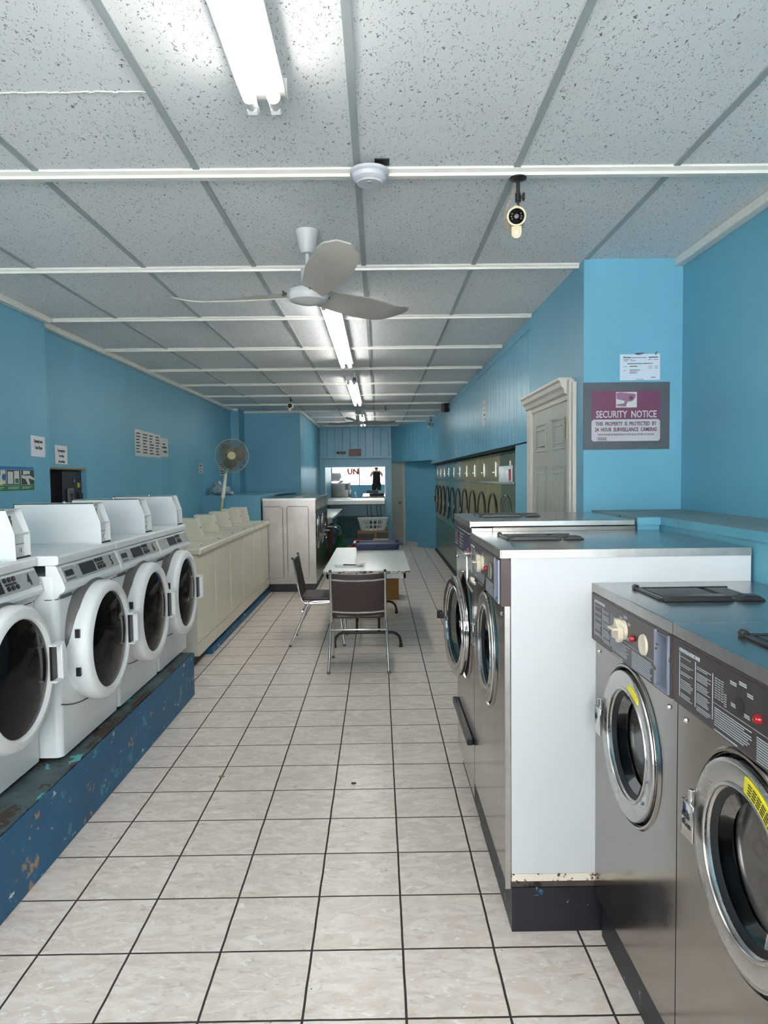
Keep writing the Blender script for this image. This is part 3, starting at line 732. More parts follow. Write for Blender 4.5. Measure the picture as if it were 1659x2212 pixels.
        lx, lz = X(.705), Z(.565)
        MB().lathe([(0, .012), (.006, .011), (.009, .006), (.010, 0)], (lx, -.016, lz), (0, -1, 0), 16).build('indicator_lamp', m_red, cp)
        if dial:
            MB().lathe([(0, .003), (.018, .004), (.022, .006), (.028, .006), (.030, .0)], (X(.86), -.016, Z(.58)), (0, -1, 0), 32).build('timer_dial', m_creamknob if dial == 'cream' else m_fangrey, cp)
    elif panel == 'blue':
        c_ = MB().box(-w / 2, w / 2, -.008, .09, pb, h - .03); cp = c_.build('control_panel', m_steel, t, .003)
        nv = MB().box(-w / 2 + .03, w / 2 - .05, -.012, -.007, pb + .03, h - .065).build('navy_overlay', m_navy, cp)
        q = MB(); lines(q, -w / 2 + .05, -w / 2 + .2, pb + .04, h - .075, 6, .003, -.0125); lines(q, -.05, .07, pb + .04, h - .075, 5, .003, -.0125); q.box(-.07, -.065, -.0128, -.012, pb + .04, h - .075)
        q.build('printed_lines', m_print, nv)
        MB().box(-w / 2 + .1, -w / 2 + .17, -.0145, -.011, pb + .07, pb + .09).lathe([(0, .008), (.009, .005), (.01, 0)], (w / 2 - .08, -.012, pb + .06), (0, -1, 0), 12).build('red_button', m_redmark, cp)
        MB().cyl((w / 2 - .015, -.008, pb + .05), (w / 2 - .015, -.04, pb + .05), .014, n=14).build('coin_push', m_ring, cp)
    elif panel == 'grey':
        c_ = MB().prism([(-.004, pb), (-.012, h - .03), (.09, h - .03), (.09, pb)], 'x', -w / 2, w / 2); cp = c_.build('control_panel', m_greyd, t, .002)
        MB().box(-w / 2 + .08, w / 2 - .3, -.013, -.007, pb + .03, h - .05).box(w / 2 - .22, w / 2 - .08, -.013, -.007, pb + .03, h - .05).build('printed_plate', m_silver, cp)
    if side == 'white':
        MB().box(w / 2, w / 2 + .005, .022, d, z0 + .025, h - .028).build('side_panel', m_whiteside, t)
        MB().box(w / 2, w / 2 + .006, .022, d, z0 - .002, z0 + .024).build('rusty_side_edge', m_rust, t)
        MB().box(w / 2, w / 2 + .004, .0, .018, z0 - .03, pb).build('front_edge_strip', m_steeledge, t)
        MB().box(w / 2, w / 2 + .006, -.013, .018, pb, h - .03).build('panel_end_cap', m_brown, t)
        MB().box(w / 2 - .001, w / 2 + .008, -.012, d, h - .028, h - .0005).build('lid_side_edge', m_steeledge, t)
    if soap:
        ln = .25; yo = .08
        a = MB().prism([(yo - .0, 0), (yo + .01, .012), (yo + .2, .010), (yo + .215, 0)], 'x', -.09, .12)
        s1 = MB()
        def flap(x0, x1, y0, y1, hh):
            s1.prism([(y0, 0), (y0 + .0, .004), (y0 + .02, hh), (y1 - .02, hh), (y1, .004), (y1, 0)], 'x', x0, x1)
        flap(.03, .075, yo, yo + .205, .016); flap(.03, .075, yo + .215, yo + .295, .016)
        s1.box(-.17, .05, yo - .004, yo + .012, 0, .008).box(-.17, -.16, yo, yo + .3, 0, .006)
        s1.cyl((-.175, yo + .003, .006), (-.155, yo + .003, .006), .01, n=10)
        so2 = s1.build('soap_dispenser', m_black, t, .004); so2.location = (-.02, 0, h)
        MB().box(-.14, .02, yo + .02, yo + .19, 0, .006).box(-.14, .02, yo + .215, yo + .28, 0, .006).build('dispenser_lid', m_drum, so2).location = (0, 0, 0)
    if barrow:
        MB().box(-w / 2 + .02, w / 2 - .03, -.03, 0, z0 + .235, z0 + .27).build('kick_bar', m_legblack, t, .006)
        MB().tube([(w / 2 - .07, -.0, h - .16), (w / 2 - .07, -.02, h - .17), (w / 2 - .07, -.02, h - .29), (w / 2 - .03, -.0, h - .33)], .006, 8).build('detergent_handle', m_chrome, t)
    return t
# near pair
G1 = 'stainless washers with brown control panels'
steel_washer('near stainless washer with cream knob and brown instruction panel, beside the tall white side', (.745, 2.0825, 0), R(-90), .673, .540, .155, 1.246, sticker='worn', dial='cream', group=G1)
steel_washer('nearest stainless washer at the lower right corner, knob missing, bright yellow door sticker', (.745, 1.405, 0), R(-90), .673, .540, .155, 1.246, knob=False, sticker='full', dial='cream', group=G1, plaque=True)
steel_washer('third stainless washer with brown panel along the camera-side frame edge', (.745, .73, 0), R(-90), .673, .540, .155, 1.246, sticker='full', dial='cream', group=G1)
sb = MB().box(.765, 1.28, .2, 2.40, 0, .154); tag(sb.build('machine_base', m_blackbase), 'low black base under the near stainless washers', 'base')
# tall pair
steel_washer('taller stainless washer with white side panel and square cream knob', (.43, 2.815, 0), R(-90), .79, .85, .195, 1.362, side='white', sticker=None, dial=True, group=G1, dz=.43)
steel_washer('stainless washer with navy control panel and its round door swung open', (.43, 3.565, 0), R(-90), .69, .742, .12, 1.41, panel='blue', opened=R(6), R0=.25, dz=.55, pz=.20, barrow=True)
tb = MB().box(.455, 1.25, 2.43, 3.21, 0, .16).box(.458, 1.10, 3.22, 3.90, 0, .118); tbo = tb.build('machine_base', m_blackbase); tag(tbo, 'chipped black base under the taller stainless washers', 'base')
MB().box(.448, .76, 2.436, 3.20, .16, .193).build('packing_strip', m_concrete, tbo)
# far row of steel machines, left side
G2 = 'steel washers in the back left row'
FW = [9.95, 10.72, 11.49, 12.26]
fl = ['first steel washer of the far left row, dented steel side facing the aisle end', 'middle steel washer of the far left row', 'last steel washer of the far left row, door standing open']
for i in range(3):
    t = steel_washer(fl[i], (-.892, (FW[i] + FW[i + 1]) / 2, 0), R(90), .762, .74, .115, 1.325, panel='grey', opened=(0, 0, R(-38))[i], group=G2, detail=False, pz=.2, soap=False, handle=False, R0=.225, dz=.5)
    MB().cyl((-.19, -.045, .8), (-.19, -.13, .8), .012, n=8).build('door_handle', m_chrome, t)
    MB().box(-.1, .05, .2, .32, 1.326, 1.338).box(.1, .2, .22, .3, 1.326, 1.336).build('soap_dispenser', m_silver, t)
    if i == 0:
        sd = MB().box(-.385, -.381, .0, .74, .115, 1.297)
        sdo = sd.build('side_panel', m_steelside, t)
        e = MB()
        for a, b_ in ((.045, .19), (.045, .385)): pass
        def rr(x0, x1, z0, z1):
            pts = [(x1 - .02, z0), (x1, z0 + .02), (x1, z1 - .02), (x1 - .02, z1), (x0 + .02, z1), (x0, z1 - .02), (x0, z0 + .02), (x0 + .02, z0)]
            e.tube([(-.386, a, b_) for a, b_ in pts], .004, 6, closed=True)
        rr(.1, .40, .20, 1.21); rr(.46, .73, .20, 1.21)
        e.build('pressed_rib', m_steelside, sdo)
        MB().box(-.388, -.38, -.005, .742, 1.296, 1.326).build('lid_side_edge', m_steeledge, t)
tag(MB().box(-1.55, -.93, 9.97, 12.25, 0, .113).build('machine_base', m_blackbase), 'black base under the far left steel washers', 'base')

# ================================================================ dryers on the right
DY = [6.36, 7.165, 7.98, 8.79, 9.61, 10.43, 11.30, 12.12, 12.95, 13.72, 14.48, 15.25]
DM = [m_green, m_olive, m_olive, m_olive, m_olive, m_greyd, m_turq, m_turq, m_greyd, m_greyd, m_greyd]
DD = [m_green, m_olive, m_olive, m_olive, m_olive, m_greyd, m_turq, m_turq, m_olive, m_olive, m_olive]
dn = ['dark green dryer with silver coin panel, nearest beyond the blue post', 'olive dryer next to the dark green one', 'second olive dryer from the blue post', 'third olive dryer from the blue post', 'fourth olive dryer, beside the grey one', 'single grey dryer between the olive and turquoise ones', 'nearer of the two turquoise dryers, beside the grey one', 'farther of the two turquoise dryers', 'grey dryer with olive door beyond the turquoise pair', 'last but one dryer in the wall row', 'farthest dryer, in the corner of the wall row']
for i in range(11):
    w = DY[i + 1] - DY[i] - .006; yc = (DY[i] + DY[i + 1]) / 2
    t = thing('wall_dryer', dn[i], 'dryer', (1.235, yc, .052), R(-90), 'dryers built into the right wall')
    MB().box(-w / 2, w / 2, .012, .74, 0, 1.795).build('cabinet', m_lowdryer, t)
    MB().box(-w / 2, w / 2, 0, .012, 0, .68).build('lower_panel', m_lowdryer, t, .002)
    MB().box(-w / 2, w / 2, -.004, .01, .69, 1.475).build('front_panel', DM[i], t, .002)
    up = MB().box(-w / 2, w / 2, -.002, .012, 1.50, 1.79).build('coin_panel', DM[i], t, .002)
    MB().box(-w / 2, w / 2, -.012, .0, 1.476, 1.499).build('trim_strip', m_steel, t)
    cf = MB().box(.14, .148, -.010, -.002, 1.55, 1.70).box(.05, .09, -.022, -.002, 1.59, 1.602)
    cf.build('coin_slide', m_chrome, up)
    for xx in (-.3, .3):
        for zz in (1.53, 1.76): MB().lathe([(0, .006), (.007, .003), (.008, 0)], (xx, -.002, zz), (0, -1, 0), 8).build('screw', m_chrome, up)
    zc = 1.085
    dmb = MB().lathe([(.285, .0), (.285, .008), (.275, .010), (.0, .010)], (0, -.004, zc), (0, -1, 0), 48)
    dr = dmb.build('door', DD[i], t)
    MB().tube([(.284 * math.cos(a), -.014, zc + .282 * math.sin(a)) for a in [2 * math.pi * k / 48 for k in range(48)]], .013, 8, closed=True).build('door_rim', m_black if i else m_steel, dr)
    MB().box(-.30, -.27, -.045, -.012, zc - .06, zc + .05).build('door_handle', m_black, dr)
    MB().box(-.296, -.286, -.052, -.044, zc - .04, zc + .02).build('handle_plate', m_paper, dr)
    MB().box(-.36, -.345, -.006, -.003, 1.35, 1.46).build('label_strip', m_silver, t)
    if i == 0:
        cp = MB().box(-.385, .36, -.02, -.001, 1.49, 1.655).build('silver_coin_unit', m_steel, t, .003)
        MB().box(.2, .255, -.026, -.02, 1.52, 1.62).build('red_label', m_redmark, cp)
        MB().box(.3, .345, -.024, -.02, 1.5, 1.63).build('white_sticker', m_paper, cp)
tag(MB().box(1.26, 1.9, 6.37, 15.24, 0, .050).build('dryer_base', m_concrete), 'dark recessed base under the row of dryers', 'base')

# ================================================================ signs and papers
def sheet(name, label, cat, loc, rz, w, h, m=None, group=None, tilt=0.):
    t = thing(name, label, cat, loc, rz, group); t.rotation_euler = (0, tilt, rz)
    MB().box(-w / 2, w / 2, -.002, 0, -h / 2, h / 2).build('sheet', m or m_paper, t)
    return t
# security notice
t = thing('security_sign', 'purple and white SECURITY NOTICE sign framed in grey duct tape', 'sign', (1.372, 3.929, 1.937))
MB().box(-.236, .244, -.003, 0, -.184, .186).build('duct_tape_border', m_tape, t)
MB().box(-.236, -.19, -.0042, -.003, -.184, .186).box(.192, .236, -.0042, -.003, -.16, .18).box(-.236, .24, -.0048, -.003, .142, .186).box(-.236, .232, -.0048, -.003, -.184, -.14).build('tape_strip', m_tape, t)
pb_ = MB().box(-.188, .192, -.006, -.003, -.02, .14).build('purple_board', m_purple, t)
wp = MB(); wp.prism([(-.18 + .0, -.138), (.18, -.138), (.19, -.128), (.19, -.028), (.18, -.018), (-.18, -.018), (-.19, -.028), (-.19, -.128)], 'y', -.0065, -.003); wpo = wp.build('white_board', m_signw, t)
pic = MB().box(-.055, .06, -.0068, -.006, .047, .132).build('picture_field', m_paperw, pb_)
q = MB().prism([(-.053, .126), (-.03, .130), (.045, .122), (.056, .118), (.05, .098), (.036, .082), (.015, .078), (-.052, .094)], 'y', -.0078, -.0068)
q.prism([(-.008, .082), (.01, .08), (.004, .068), (.0, .052), (-.052, .056), (-.052, .064), (-.01, .07)], 'y', -.0078, -.0068)
q.build('camera_drawing', m_ltpurple, pic)
MB().lathe([(0, .0), (.012, .0), (.012, .0008), (0, .0008)], (.028, -.0078, .1), (0, -1, 0), 20).build('camera_lens_drawing', m_purple, pic)
text('heading_lettering', 'SECURITY  NOTICE', .054, m_signw, pb_, (.002, -.007, -.008), sx=.72, align='CENTER', bold=.0009)
text('lettering', 'THIS  PROPERTY  IS  PROTECTED  BY', .030, m_maroon, wpo, (0, -.0075, -.052), sx=.68, align='CENTER', bold=.0005)
text('lettering', '24  HOUR  SURVEILLANCE  CAMERAS', .030, m_maroon, wpo, (0, -.0075, -.084), sx=.685, align='CENTER', bold=.0005)
text('lettering', 'VIOLATORS WILL BE PROSECUTED TO THE FULLEST EXTENT OF THE LAW', .014, m_maroon, wpo, (0, -.0075, -.106), sx=.66, align='CENTER')
q = MB().box(-.16, -.105, -.0072, -.0065, -.138, -.137).box(-.16, -.105, -.0072, -.0065, -.1155, -.1145).box(-.16, -.159, -.0072, -.0065, -.138, -.115).box(-.106, -.105, -.0072, -.0065, -.138, -.115)
for k in range(9): q.box(-.154 + k * .0052, -.1515 + k * .0052, -.0072, -.0065, -.133, -.118)
q.build('printed_box', m_maroon, wpo)
# certificate
t = sheet('licence_certificate', 'white licence certificate above the security sign', 'notice', (1.45, 3.929, 2.205), 0, .222, .142, mat('certificate_paper', S(200, 212, 224), .7), tilt=R(-.5))
text('heading_lettering', 'Toronto', .013, m_dprint, t, (-.088, -.0028, .050), sx=.85, bold=.0004)
text('heading_lettering', 'Municipal Licensing & Standards', .0075, m_dprint, t, (-.047, -.0028, .050), sx=.85)
q = MB().box(.048, .1, -.0028, -.002, .05, .055)
q.box(-.092, -.089, -.0028, -.002, .05, .059).box(-.086, -.083, -.0028, -.002, .05, .059)
for (x0, x1, z, th) in ((-.092, -.06, .042, .002), (-.055, -.04, .042, .002), (-.092, -.067, .034, .002), (-.055, -.024, .034, .002), (.045, .063, .039, .002), (.076, .1, .039, .002), (-.092, -.072, .003, .002), (.045, .066, .003, .002), (.078, .1, .003, .002), (.045, .066, -.007, .002), (.078, .1, -.007, .002), (-.092, -.078, -.019, .002), (-.058, .0, -.017, .003), (-.058, -.01, -.024, .0018), (-.058, -.02, -.029, .0018), (-.058, -.015, -.034, .0018), (.06, .086, -.058, .003), (-.02, .022, -.068, .002), (-.058, -.014, .003, .004)): q.box(x0, x1, -.0028, -.002, z, z + th)
q.build('printed_lines', m_dprint, t)
text('lettering', 'THIS LICENCE MUST BE POSTED IN A CONSPICUOUS PLACE', .0068, m_dprint, t, (0, -.0028, .017), sx=.78, align='CENTER', bold=.0002)
MB().prism([(-.03, .07), (-.022, .078), (.02, .079), (.022, .073), (-.005, .066)], 'y', -.0035, -.002).build('tape_scrap', m_tape, t)
MB().prism([(.083, .066), (.09, .084), (.096, .083), (.088, .064)], 'y', -.0035, -.002).build('tape_scrap', m_tape, t)
# left wall papers (root faces +x)
t = sheet('opening_hours_notice', 'white paper reading Opening hours 7 am-10 pm, left of the wall corner', 'notice', (-2.399, 5.03, 1.858), R(90), .205, .145, m_paper, 'opening hours papers', R(1))
text('lettering', 'Opening hours', .034, m_dprint, t, (0, -.003, .025), sx=.62, align='CENTER'); text('lettering', '7 am-10 pm', .036, m_dprint, t, (0, -.003, -.02), sx=.62, align='CENTER')
t = sheet('opening_hours_notice', 'white paper with opening hours and last wash time, above the change machine', 'notice', (-2.499, 5.615, 1.818), R(90), .215, .146, m_paper, 'opening hours papers', R(1))
text('lettering', 'Opening hours', .033, m_dprint, t, (0, -.003, .022), sx=.66, align='CENTER'); text('lettering', '7 am-10 pm', .030, m_dprint, t, (0, -.003, -.018), sx=.6, align='CENTER'); text('lettering', 'Last wash 9pm', .030, m_dprint, t, (0, -.003, -.062), sx=.6, align='CENTER')
pap = [(7.43, .215, 1.998, .275), (7.645, .215, 1.995, .272), (7.86, .215, 1.992, .268), (8.075, .215, 1.99, .26)]
lab4 = ['leftmost of the four tall price papers', 'second of the four tall price papers from the left', 'third of the four tall price papers from the left', 'rightmost tall price paper, beside the shorter sheet']
for k, (yy, w_, zz, h_) in enumerate(pap):
    t = sheet('price_paper', lab4[k] + ' on the left wall', 'notice', (-2.499, yy, zz), R(90), w_, h_, m_paperw, 'price papers on the left wall')
    q = MB()
    for j in range(7):
        L = random.uniform(.08, .15); q.box(-.075, -.075 + L, -.003, -.002, .092 - j * .032, .104 - j * .032)
    q.build('printed_lines', m_dprint, t)
t = sheet('price_paper', 'shorter price paper at the right end of the group on the left wall', 'notice', (-2.499, 8.325, 1.985), R(90), .28, .215, m_paperw, 'price papers on the left wall')
q = MB().box(-.07, .03, -.003, -.002, .03, .045).box(-.09, .08, -.003, -.002, -.01, .008).box(-.05, .09, -.003, -.002, -.06, -.04); q.build('printed_lines', m_dprint, t)
t = sheet('wall_label', 'small narrow white label on the left wall above the cream washers', 'label', (-2.499, 10.0, 1.76), R(90), .22, .135, m_paperw)
MB().box(-.06, .06, -.003, -.002, .03, .045).box(-.04, .04, -.003, -.002, -.01, .0).box(-.05, .05, -.003, -.002, -.05, -.04).build('printed_lines', m_dprint, t)
t = sheet('wall_label', 'pale label with dark bars on the wall behind the standing fan', 'label', (-2.499, 11.33, 1.76), R(90), .24, .2, m_paperw)
q = MB()
for j in range(5): q.box(-.1, .1, -.003, -.002, .07 - j * .036, .09 - j * .036)
q.build('printed_lines', m_dprint, t)
# poster
t = thing('instruction_poster', 'blue and green picture poster of washing steps on the left wall', 'poster', (-2.399, 4.58, 1.633), R(90))
MB().box(-.55, .37, -.002, 0, -.078, .078).build('sheet', m_paperw, t)
MB().box(-.55, .37, -.003, -.002, .06, .078).build('blue_band', m_poster_b, t); MB().box(-.55, .37, -.003, -.002, -.078, -.044).build('green_band', m_poster_g, t)
q = MB()
for x in (-.37, -.185, 0, .185): q.box(x - .005, x, -.0035, -.002, -.078, .06)
q.box(.01, .18, -.003, -.002, -.042, .058).box(.195, .37, -.003, -.002, -.042, .058).box(-.18, -.005, -.003, -.002, -.042, .058).box(-.36, -.19, -.003, -.002, -.042, .058); q.build('dark_fields', m_poster_k, t)
q = MB().box(.02, .085, -.004, -.003, -.035, .045).box(.1, .165, -.004, -.003, -.035, .05).box(.22, .31, -.004, -.003, .02, .052).prism([(.2, .02), (.29, .03), (.37, -.0), (.37, -.012), (.29, .0), (.31, -.04), (.28, -.042), (.25, -.005), (.2, .005)], 'y', -.004, -.003).box(-.15, -.01, -.004, -.003, -.035, .055).box(-.34, -.22, -.004, -.003, -.04, .05)
q.build('picture_fields', m_paperw, t)
q = MB().box(-.145, -.11, -.005, -.004, -.0, .03).box(-.15, -.05, -.005, -.004, -.04, -.02); q.build('yellow_shapes', m_poster_y, t)
MB().lathe([(0, 0), (.022, 0), (.022, .001), (0, .001)], (-.03, -.004, .01), (0, -1, 0), 16).build('blue_shape', m_poster_b, t)
MB().box(-.1, -.07, -.005, -.004, .02, .055).build('green_shape', m_poster_g, t); MB().box(.11, .155, -.005, -.004, -.03, .0).build('green_shape', m_poster_g, t)
q = MB()
for x in (.02, .2, -.16): lines(q, x, x + .14, -.07, -.052, 2, .004, -.0032)
q.build('printed_lines', m_print, t)
text('lettering', 'WASH   LOAD   PAY', .012, m_print, t, (-.13, -.0034, .064), sx=1.9) if False else None
# papers on right soffit
t = sheet('number_strip', 'tall narrow paper strip on the boarded wall over the dryers', 'notice', (1.137, 7.56, 2.28), R(-90), .17, .285, m_paperw)
MB().box(-.02, .02, -.003, -.002, .07, .09).box(-.03, .03, -.003, -.002, .02, .035).box(-.05, .05, -.003, -.002, -.03, -.01).box(-.03, .02, -.003, -.002, -.075, -.06).build('printed_lines', m_dprint, t)
t = sheet('number_strip', 'small paper strip low on the boarded wall over the far dryers', 'notice', (1.137, 10.3, 1.965), R(-90), .16, .13, m_paperw)
MB().box(-.03, .03, -.003, -.002, .02, .035).box(-.03, .03, -.003, -.002, -.03, -.015).build('printed_lines', m_dprint, t)
# exit sign and arrow
t = thing('exit_sign', 'small black EXIT sign with red letters on the back wall', 'sign', (-.54, 16.62, 2.18))
MB().box(-.155, .155, -.012, 0, -.095, .095).build('sign_frame', m_silver, t); fc = MB().box(-.14, .14, -.014, -.011, -.082, .082).build('sign_face', m_black, t)
text('lettering', 'EXIT', .15, m_exit, fc, (0, -.0155, -.06), sx=.68, align='CENTER', bold=.001)
t = thing('arrow_sign', 'dark arrow sign pointing left beside the EXIT sign', 'sign', (-.87, 16.62, 2.18))
ar = MB().prism([(-.115, 0), (-.06, .05), (-.06, .025), (.115, .03), (.115, -.03), (-.06, -.025), (-.06, -.05)], 'y', -.006, 0).build('arrow_plate', m_dprint, t)
MB().box(-.04, .09, -.008, -.006, -.008, .006).build('printed_line', m_redmark, ar)

# change machine in the wall opening
t = thing('change_machine', 'black change machine set back in the wall opening', 'change machine', (-2.54, 5.74, NZ0), R(90))
MB().box(-.02, .34, 0, .26, 0, .455).build('cabinet', mat('charcoal_metal', S(42, 46, 52), .4, .3), t, .004)
MB().box(-.375, -.02, .06, .28, 0, .455).build('recessed_side', m_black, t)
MB().box(.04, .15, -.02, 0, .17, .31).build('bill_plate', m_greyhouse, t, .01); MB().box(.07, .12, -.024, -.019, .245, .27).box(.09, .1, -.024, -.019, .2, .25).build('bill_slot', m_black, t)
MB().cyl((.165, 0, .37), (.165, -.015, .37), .018, n=14).build('lock', m_chrome, t)
MB().box(.25, .33, -.012, 0, .02, .27).build('coin_chute', m_black, t)
MB().box(.23, .25, -.006, 0, .315, .355).build('price_label', m_poster_g, t); MB().box(.255, .275, -.006, 0, .315, .355).build('price_label', m_yellow, t); MB().box(.28, .305, -.006, 0, .315, .355).build('price_label', m_redmark, t)
tw = MB().box(-2.51, -2.497, NY0 - .015, NY0 + .01, NZ0, NZ1 + .012).box(-2.52, -2.498, NY0, NY1, NZ1 - .002, NZ1 + .012)
struct(tw.build('trim_32', m_wood))

# ================================================================ ceiling things
def lamp(label, x, y0, y1):
    t = thing('fluorescent_fixture', label, 'ceiling light', (x, y0, CH), 0, 'twin-tube fluorescent fixtures along the ceiling')
    L = y1 - y0
    MB().prism([(-.050, -.0), (-.050, -.02), (-.068, -.046), (-.068, -.052), (.068, -.052), (.068, -.046), (.050, -.02), (.050, 0)], 'y', 0, L).build('housing', m_lampwhite, t, .003)
    for e0 in (-.02, L - .002): MB().box(-.07, .07, e0, e0 + .022, -.05, 0).build('end_plate', m_lampwhite, t)
    for sx in (-.035, .035):
        MB().cyl((sx, .045, -.078), (sx, L - .045, -.078), .019, n=16).build('fluorescent_tube', m_tube, t)
        MB().cyl((sx, L - .045, -.078), (sx, L + .03, -.078), .0185, n=14).cyl((sx, -.03, -.078), (sx, .045, -.078), .0185, n=14).build('tube_end', m_tubeend, t)
        for yy in (.0, L): MB().prism([(yy - .006, -.05), (yy - .006, -.095), (yy + .01, -.1), (yy + .01, -.05)], 'x', sx - .014, sx + .014).build('lampholder', m_lampwhite, t)
lamp('nearest twin-tube light, cut off by the top of the photo', -.325, .75, 2.15)
lamp('second twin-tube light, just behind the near ceiling fan', -.305, 4.62, 7.16)
lamp('third twin-tube light, beyond the small square ceiling box', -.305, 8.36, 10.95)
lamp('farthest twin-tube light, behind the far ceiling fan', -.315, 12.95, 15.3)
def ceiling_fan(label, x, y, angs, drop=.30, L=.66):
    t = thing('ceiling_fan', label, 'ceiling fan', (x, y, CH), 0, 'three-blade ceiling fans')
    MB().lathe([(.0, 0), (.058, 0), (.058, -.008), (.05, -.02), (.04, -.085), (.028, -.105), (0, -.11)], n=32).build('canopy', m_fanmetal, t)
    MB().cyl((0, 0, -.09), (0, 0, -drop + .10), .011, n=12).build('downrod', m_fanmetal, t)
    MB().cyl((0, 0, -drop + .01), (0, 0, -drop + .12), .034, n=24).build('rod_collar', m_fanmetal, t)
    MB().lathe([(0, .035), (.05, .034), (.092, .018), (.1, .0), (.1, -.012), (.088, -.03), (.04, -.045), (0, -.05)], (0, 0, -drop), n=40).build('motor_hub', m_fanmetal, t)
    for a in angs:
        bm_ = MB(); n = 14; vs = []; th = .003
        for i in range(n + 1):
            u = i / n; r = .09 + (L - .09) * u
            wd = .055 + .035 * min(1, u * 2.2)
            if u > .82: wd *= math.sqrt(max(.02, 1 - ((u - .82) / .19) ** 2))
            tw = R(-26 + 16 * u); lift = .0 + max(0, u - .7) ** 1.4 * .16
            for sgn in (-1, 1):
                yy = sgn * wd * math.cos(tw); zz = sgn * wd * math.sin(tw) + lift - .01
                vs += [(r, yy, zz + th), (r, yy, zz - th)]
        fs = []
        for i in range(n):
            o = i * 4; p = o + 4
            fs += [(o, p, p + 2, o + 2), (o + 1, o + 3, p + 3, p + 1), (o, o + 1, p + 1, p), (o + 2, p + 2, p + 3, o + 3)]
        fs += [(0, 2, 3, 1), (n * 4, n * 4 + 1, n * 4 + 3, n * 4 + 2)]
        T = Matrix.Translation((0, 0, -drop + .01)) @ Matrix.Rotation(R(a), 4, 'Z')
        bm_.add(vs, fs, True, T); bl = bm_.build('fan_blade', m_fanwing, t)
        MB().cyl(T @ Vector((.12, .015, .012)), T @ Vector((.12, .015, -.012)), .006, n=8).cyl(T @ Vector((.12, -.015, .012)), T @ Vector((.12, -.015, -.014)), .006, n=8).build('blade_screw', m_greyhouse, bl)
ceiling_fan('near white ceiling fan with chipped canopy', -.327, 3.45, (-73, 47, 168), L=.70)
ceiling_fan('far ceiling fan, dark against the back lights', -.34, 12.2, (20, 140, 260), drop=.25, L=.69)
# smoke detector
t = thing('smoke_detector', 'round white smoke detector on the nearest ceiling bar', 'smoke detector', (-.02, 2.73, CH - .026))
MB().lathe([(0, 0), (.074, 0), (.074, -.010), (.066, -.016), (.064, -.03), (.05, -.042), (0, -.045)], n=40).build('base', m_detector, t)
MB().lathe([(.05, -.0425), (.048, -.047), (.0, -.048)], n=32).build('cover', m_detector, t); MB().lathe([(0, -.05), (.01, -.05), (.01, -.047)], (.0, -.02, 0), n=16).build('test_button', m_silver, t)
tag(bx('ceiling_hole_patch', m_black, -.0, .055, 2.68, 2.735, CH - .004, CH - .0005), 'small dark hole in the tile beside the smoke detector', 'hole')
def cctv(label, x, y, aim, z=CH - .026, s=1.):
    t = thing('security_camera', label, 'security camera', (x, y, z), 0, 'small beige security cameras')
    MB().lathe([(0, 0), (.033, 0), (.033, -.005), (.02, -.010), (.006, -.012)], n=24).build('mount_plate', m_black, t)
    MB().cyl((0, 0, -.008), (0, 0, -.07), .0075, n=12).cyl((0, 0, -.06), (0, 0, -.092), .011, n=12).cyl((0, 0, -.09), (0, 0, -.115), .0045, n=8).cyl((.008, 0, -.072), (.02, 0, -.072), .006, n=8).build('mount_arm', m_black, t)
    MB().cyl((.018, 0, -.072), (.024, 0, -.072), .0155, n=12).build('thumb_screw', m_black, t)
    hb = MB().cyl((0, .05, 0), (0, -.03, 0), .036, n=28).lathe([(.036, .03), (.037, .034), (.030, .034), (.03, .03)], (0, 0, 0), (0, -1, 0), 28); hb.prism([(-.006, .034), (.006, .034), (.008, .045), (-.008, .045)], 'y', -.012, .012)
    b = hb.build('camera_body', m_beige, t); b.location = (-.008, 0, -.155); b.rotation_euler = aim
    MB().lathe([(0, .0325), (.029, .0325), (.03, .029)], (0, 0, 0), (0, -1, 0), 28).build('lens_face', m_blackglass, b)
    MB().lathe([(0, .034), (.006, .0345), (.009, .033)], (0, 0, 0), (0, -1, 0), 16).build('lens', m_greyhouse, b)
    q = MB()
    for k in range(6):
        a = (R(150), R(180), R(210), R(30), R(0), R(-30))[k]; q.lathe([(0, .0338), (.0028, .0334)], (.019 * math.cos(a), 0, .019 * math.sin(a)), (0, -1, 0), 8)
    q.build('infrared_led', m_greyhouse, b)
    pts = arc(0, -.062, .019, 180, 360, 10); q = MB().prism([(-.019, -.036), (.019, -.036)] + pts[::-1], 'y', -.03, -.022); tb = q.build('sensor_tab', m_beige, b)
    MB().lathe([(0, .033), (.007, .032), (.008, .03)], (0, 0, -.060), (0, -1, 0), 14).build('sensor_dome', m_paper, tb)
    MB().tube([(0, .0, -.01), (-.015, .005, -.05), (-.04, .01, -.1), (-.05, .02, -.14), (-.045, .02, -.18), (-.02, .01, -.215)], .002, 6).build('cable', m_wood, t)
cctv('near beige security camera hanging from the front ceiling bar, facing the lens', .555, 2.80, (R(4), 0, R(-8)))
cctv('far left security camera hanging from the ceiling bar near the left corner', -1.24, 10.2, (0, 0, R(-6)), CH)
cctv('security camera hanging near the far end of the right soffit', 1.06, 14.2, (R(-15), 0, R(-60)), CH)
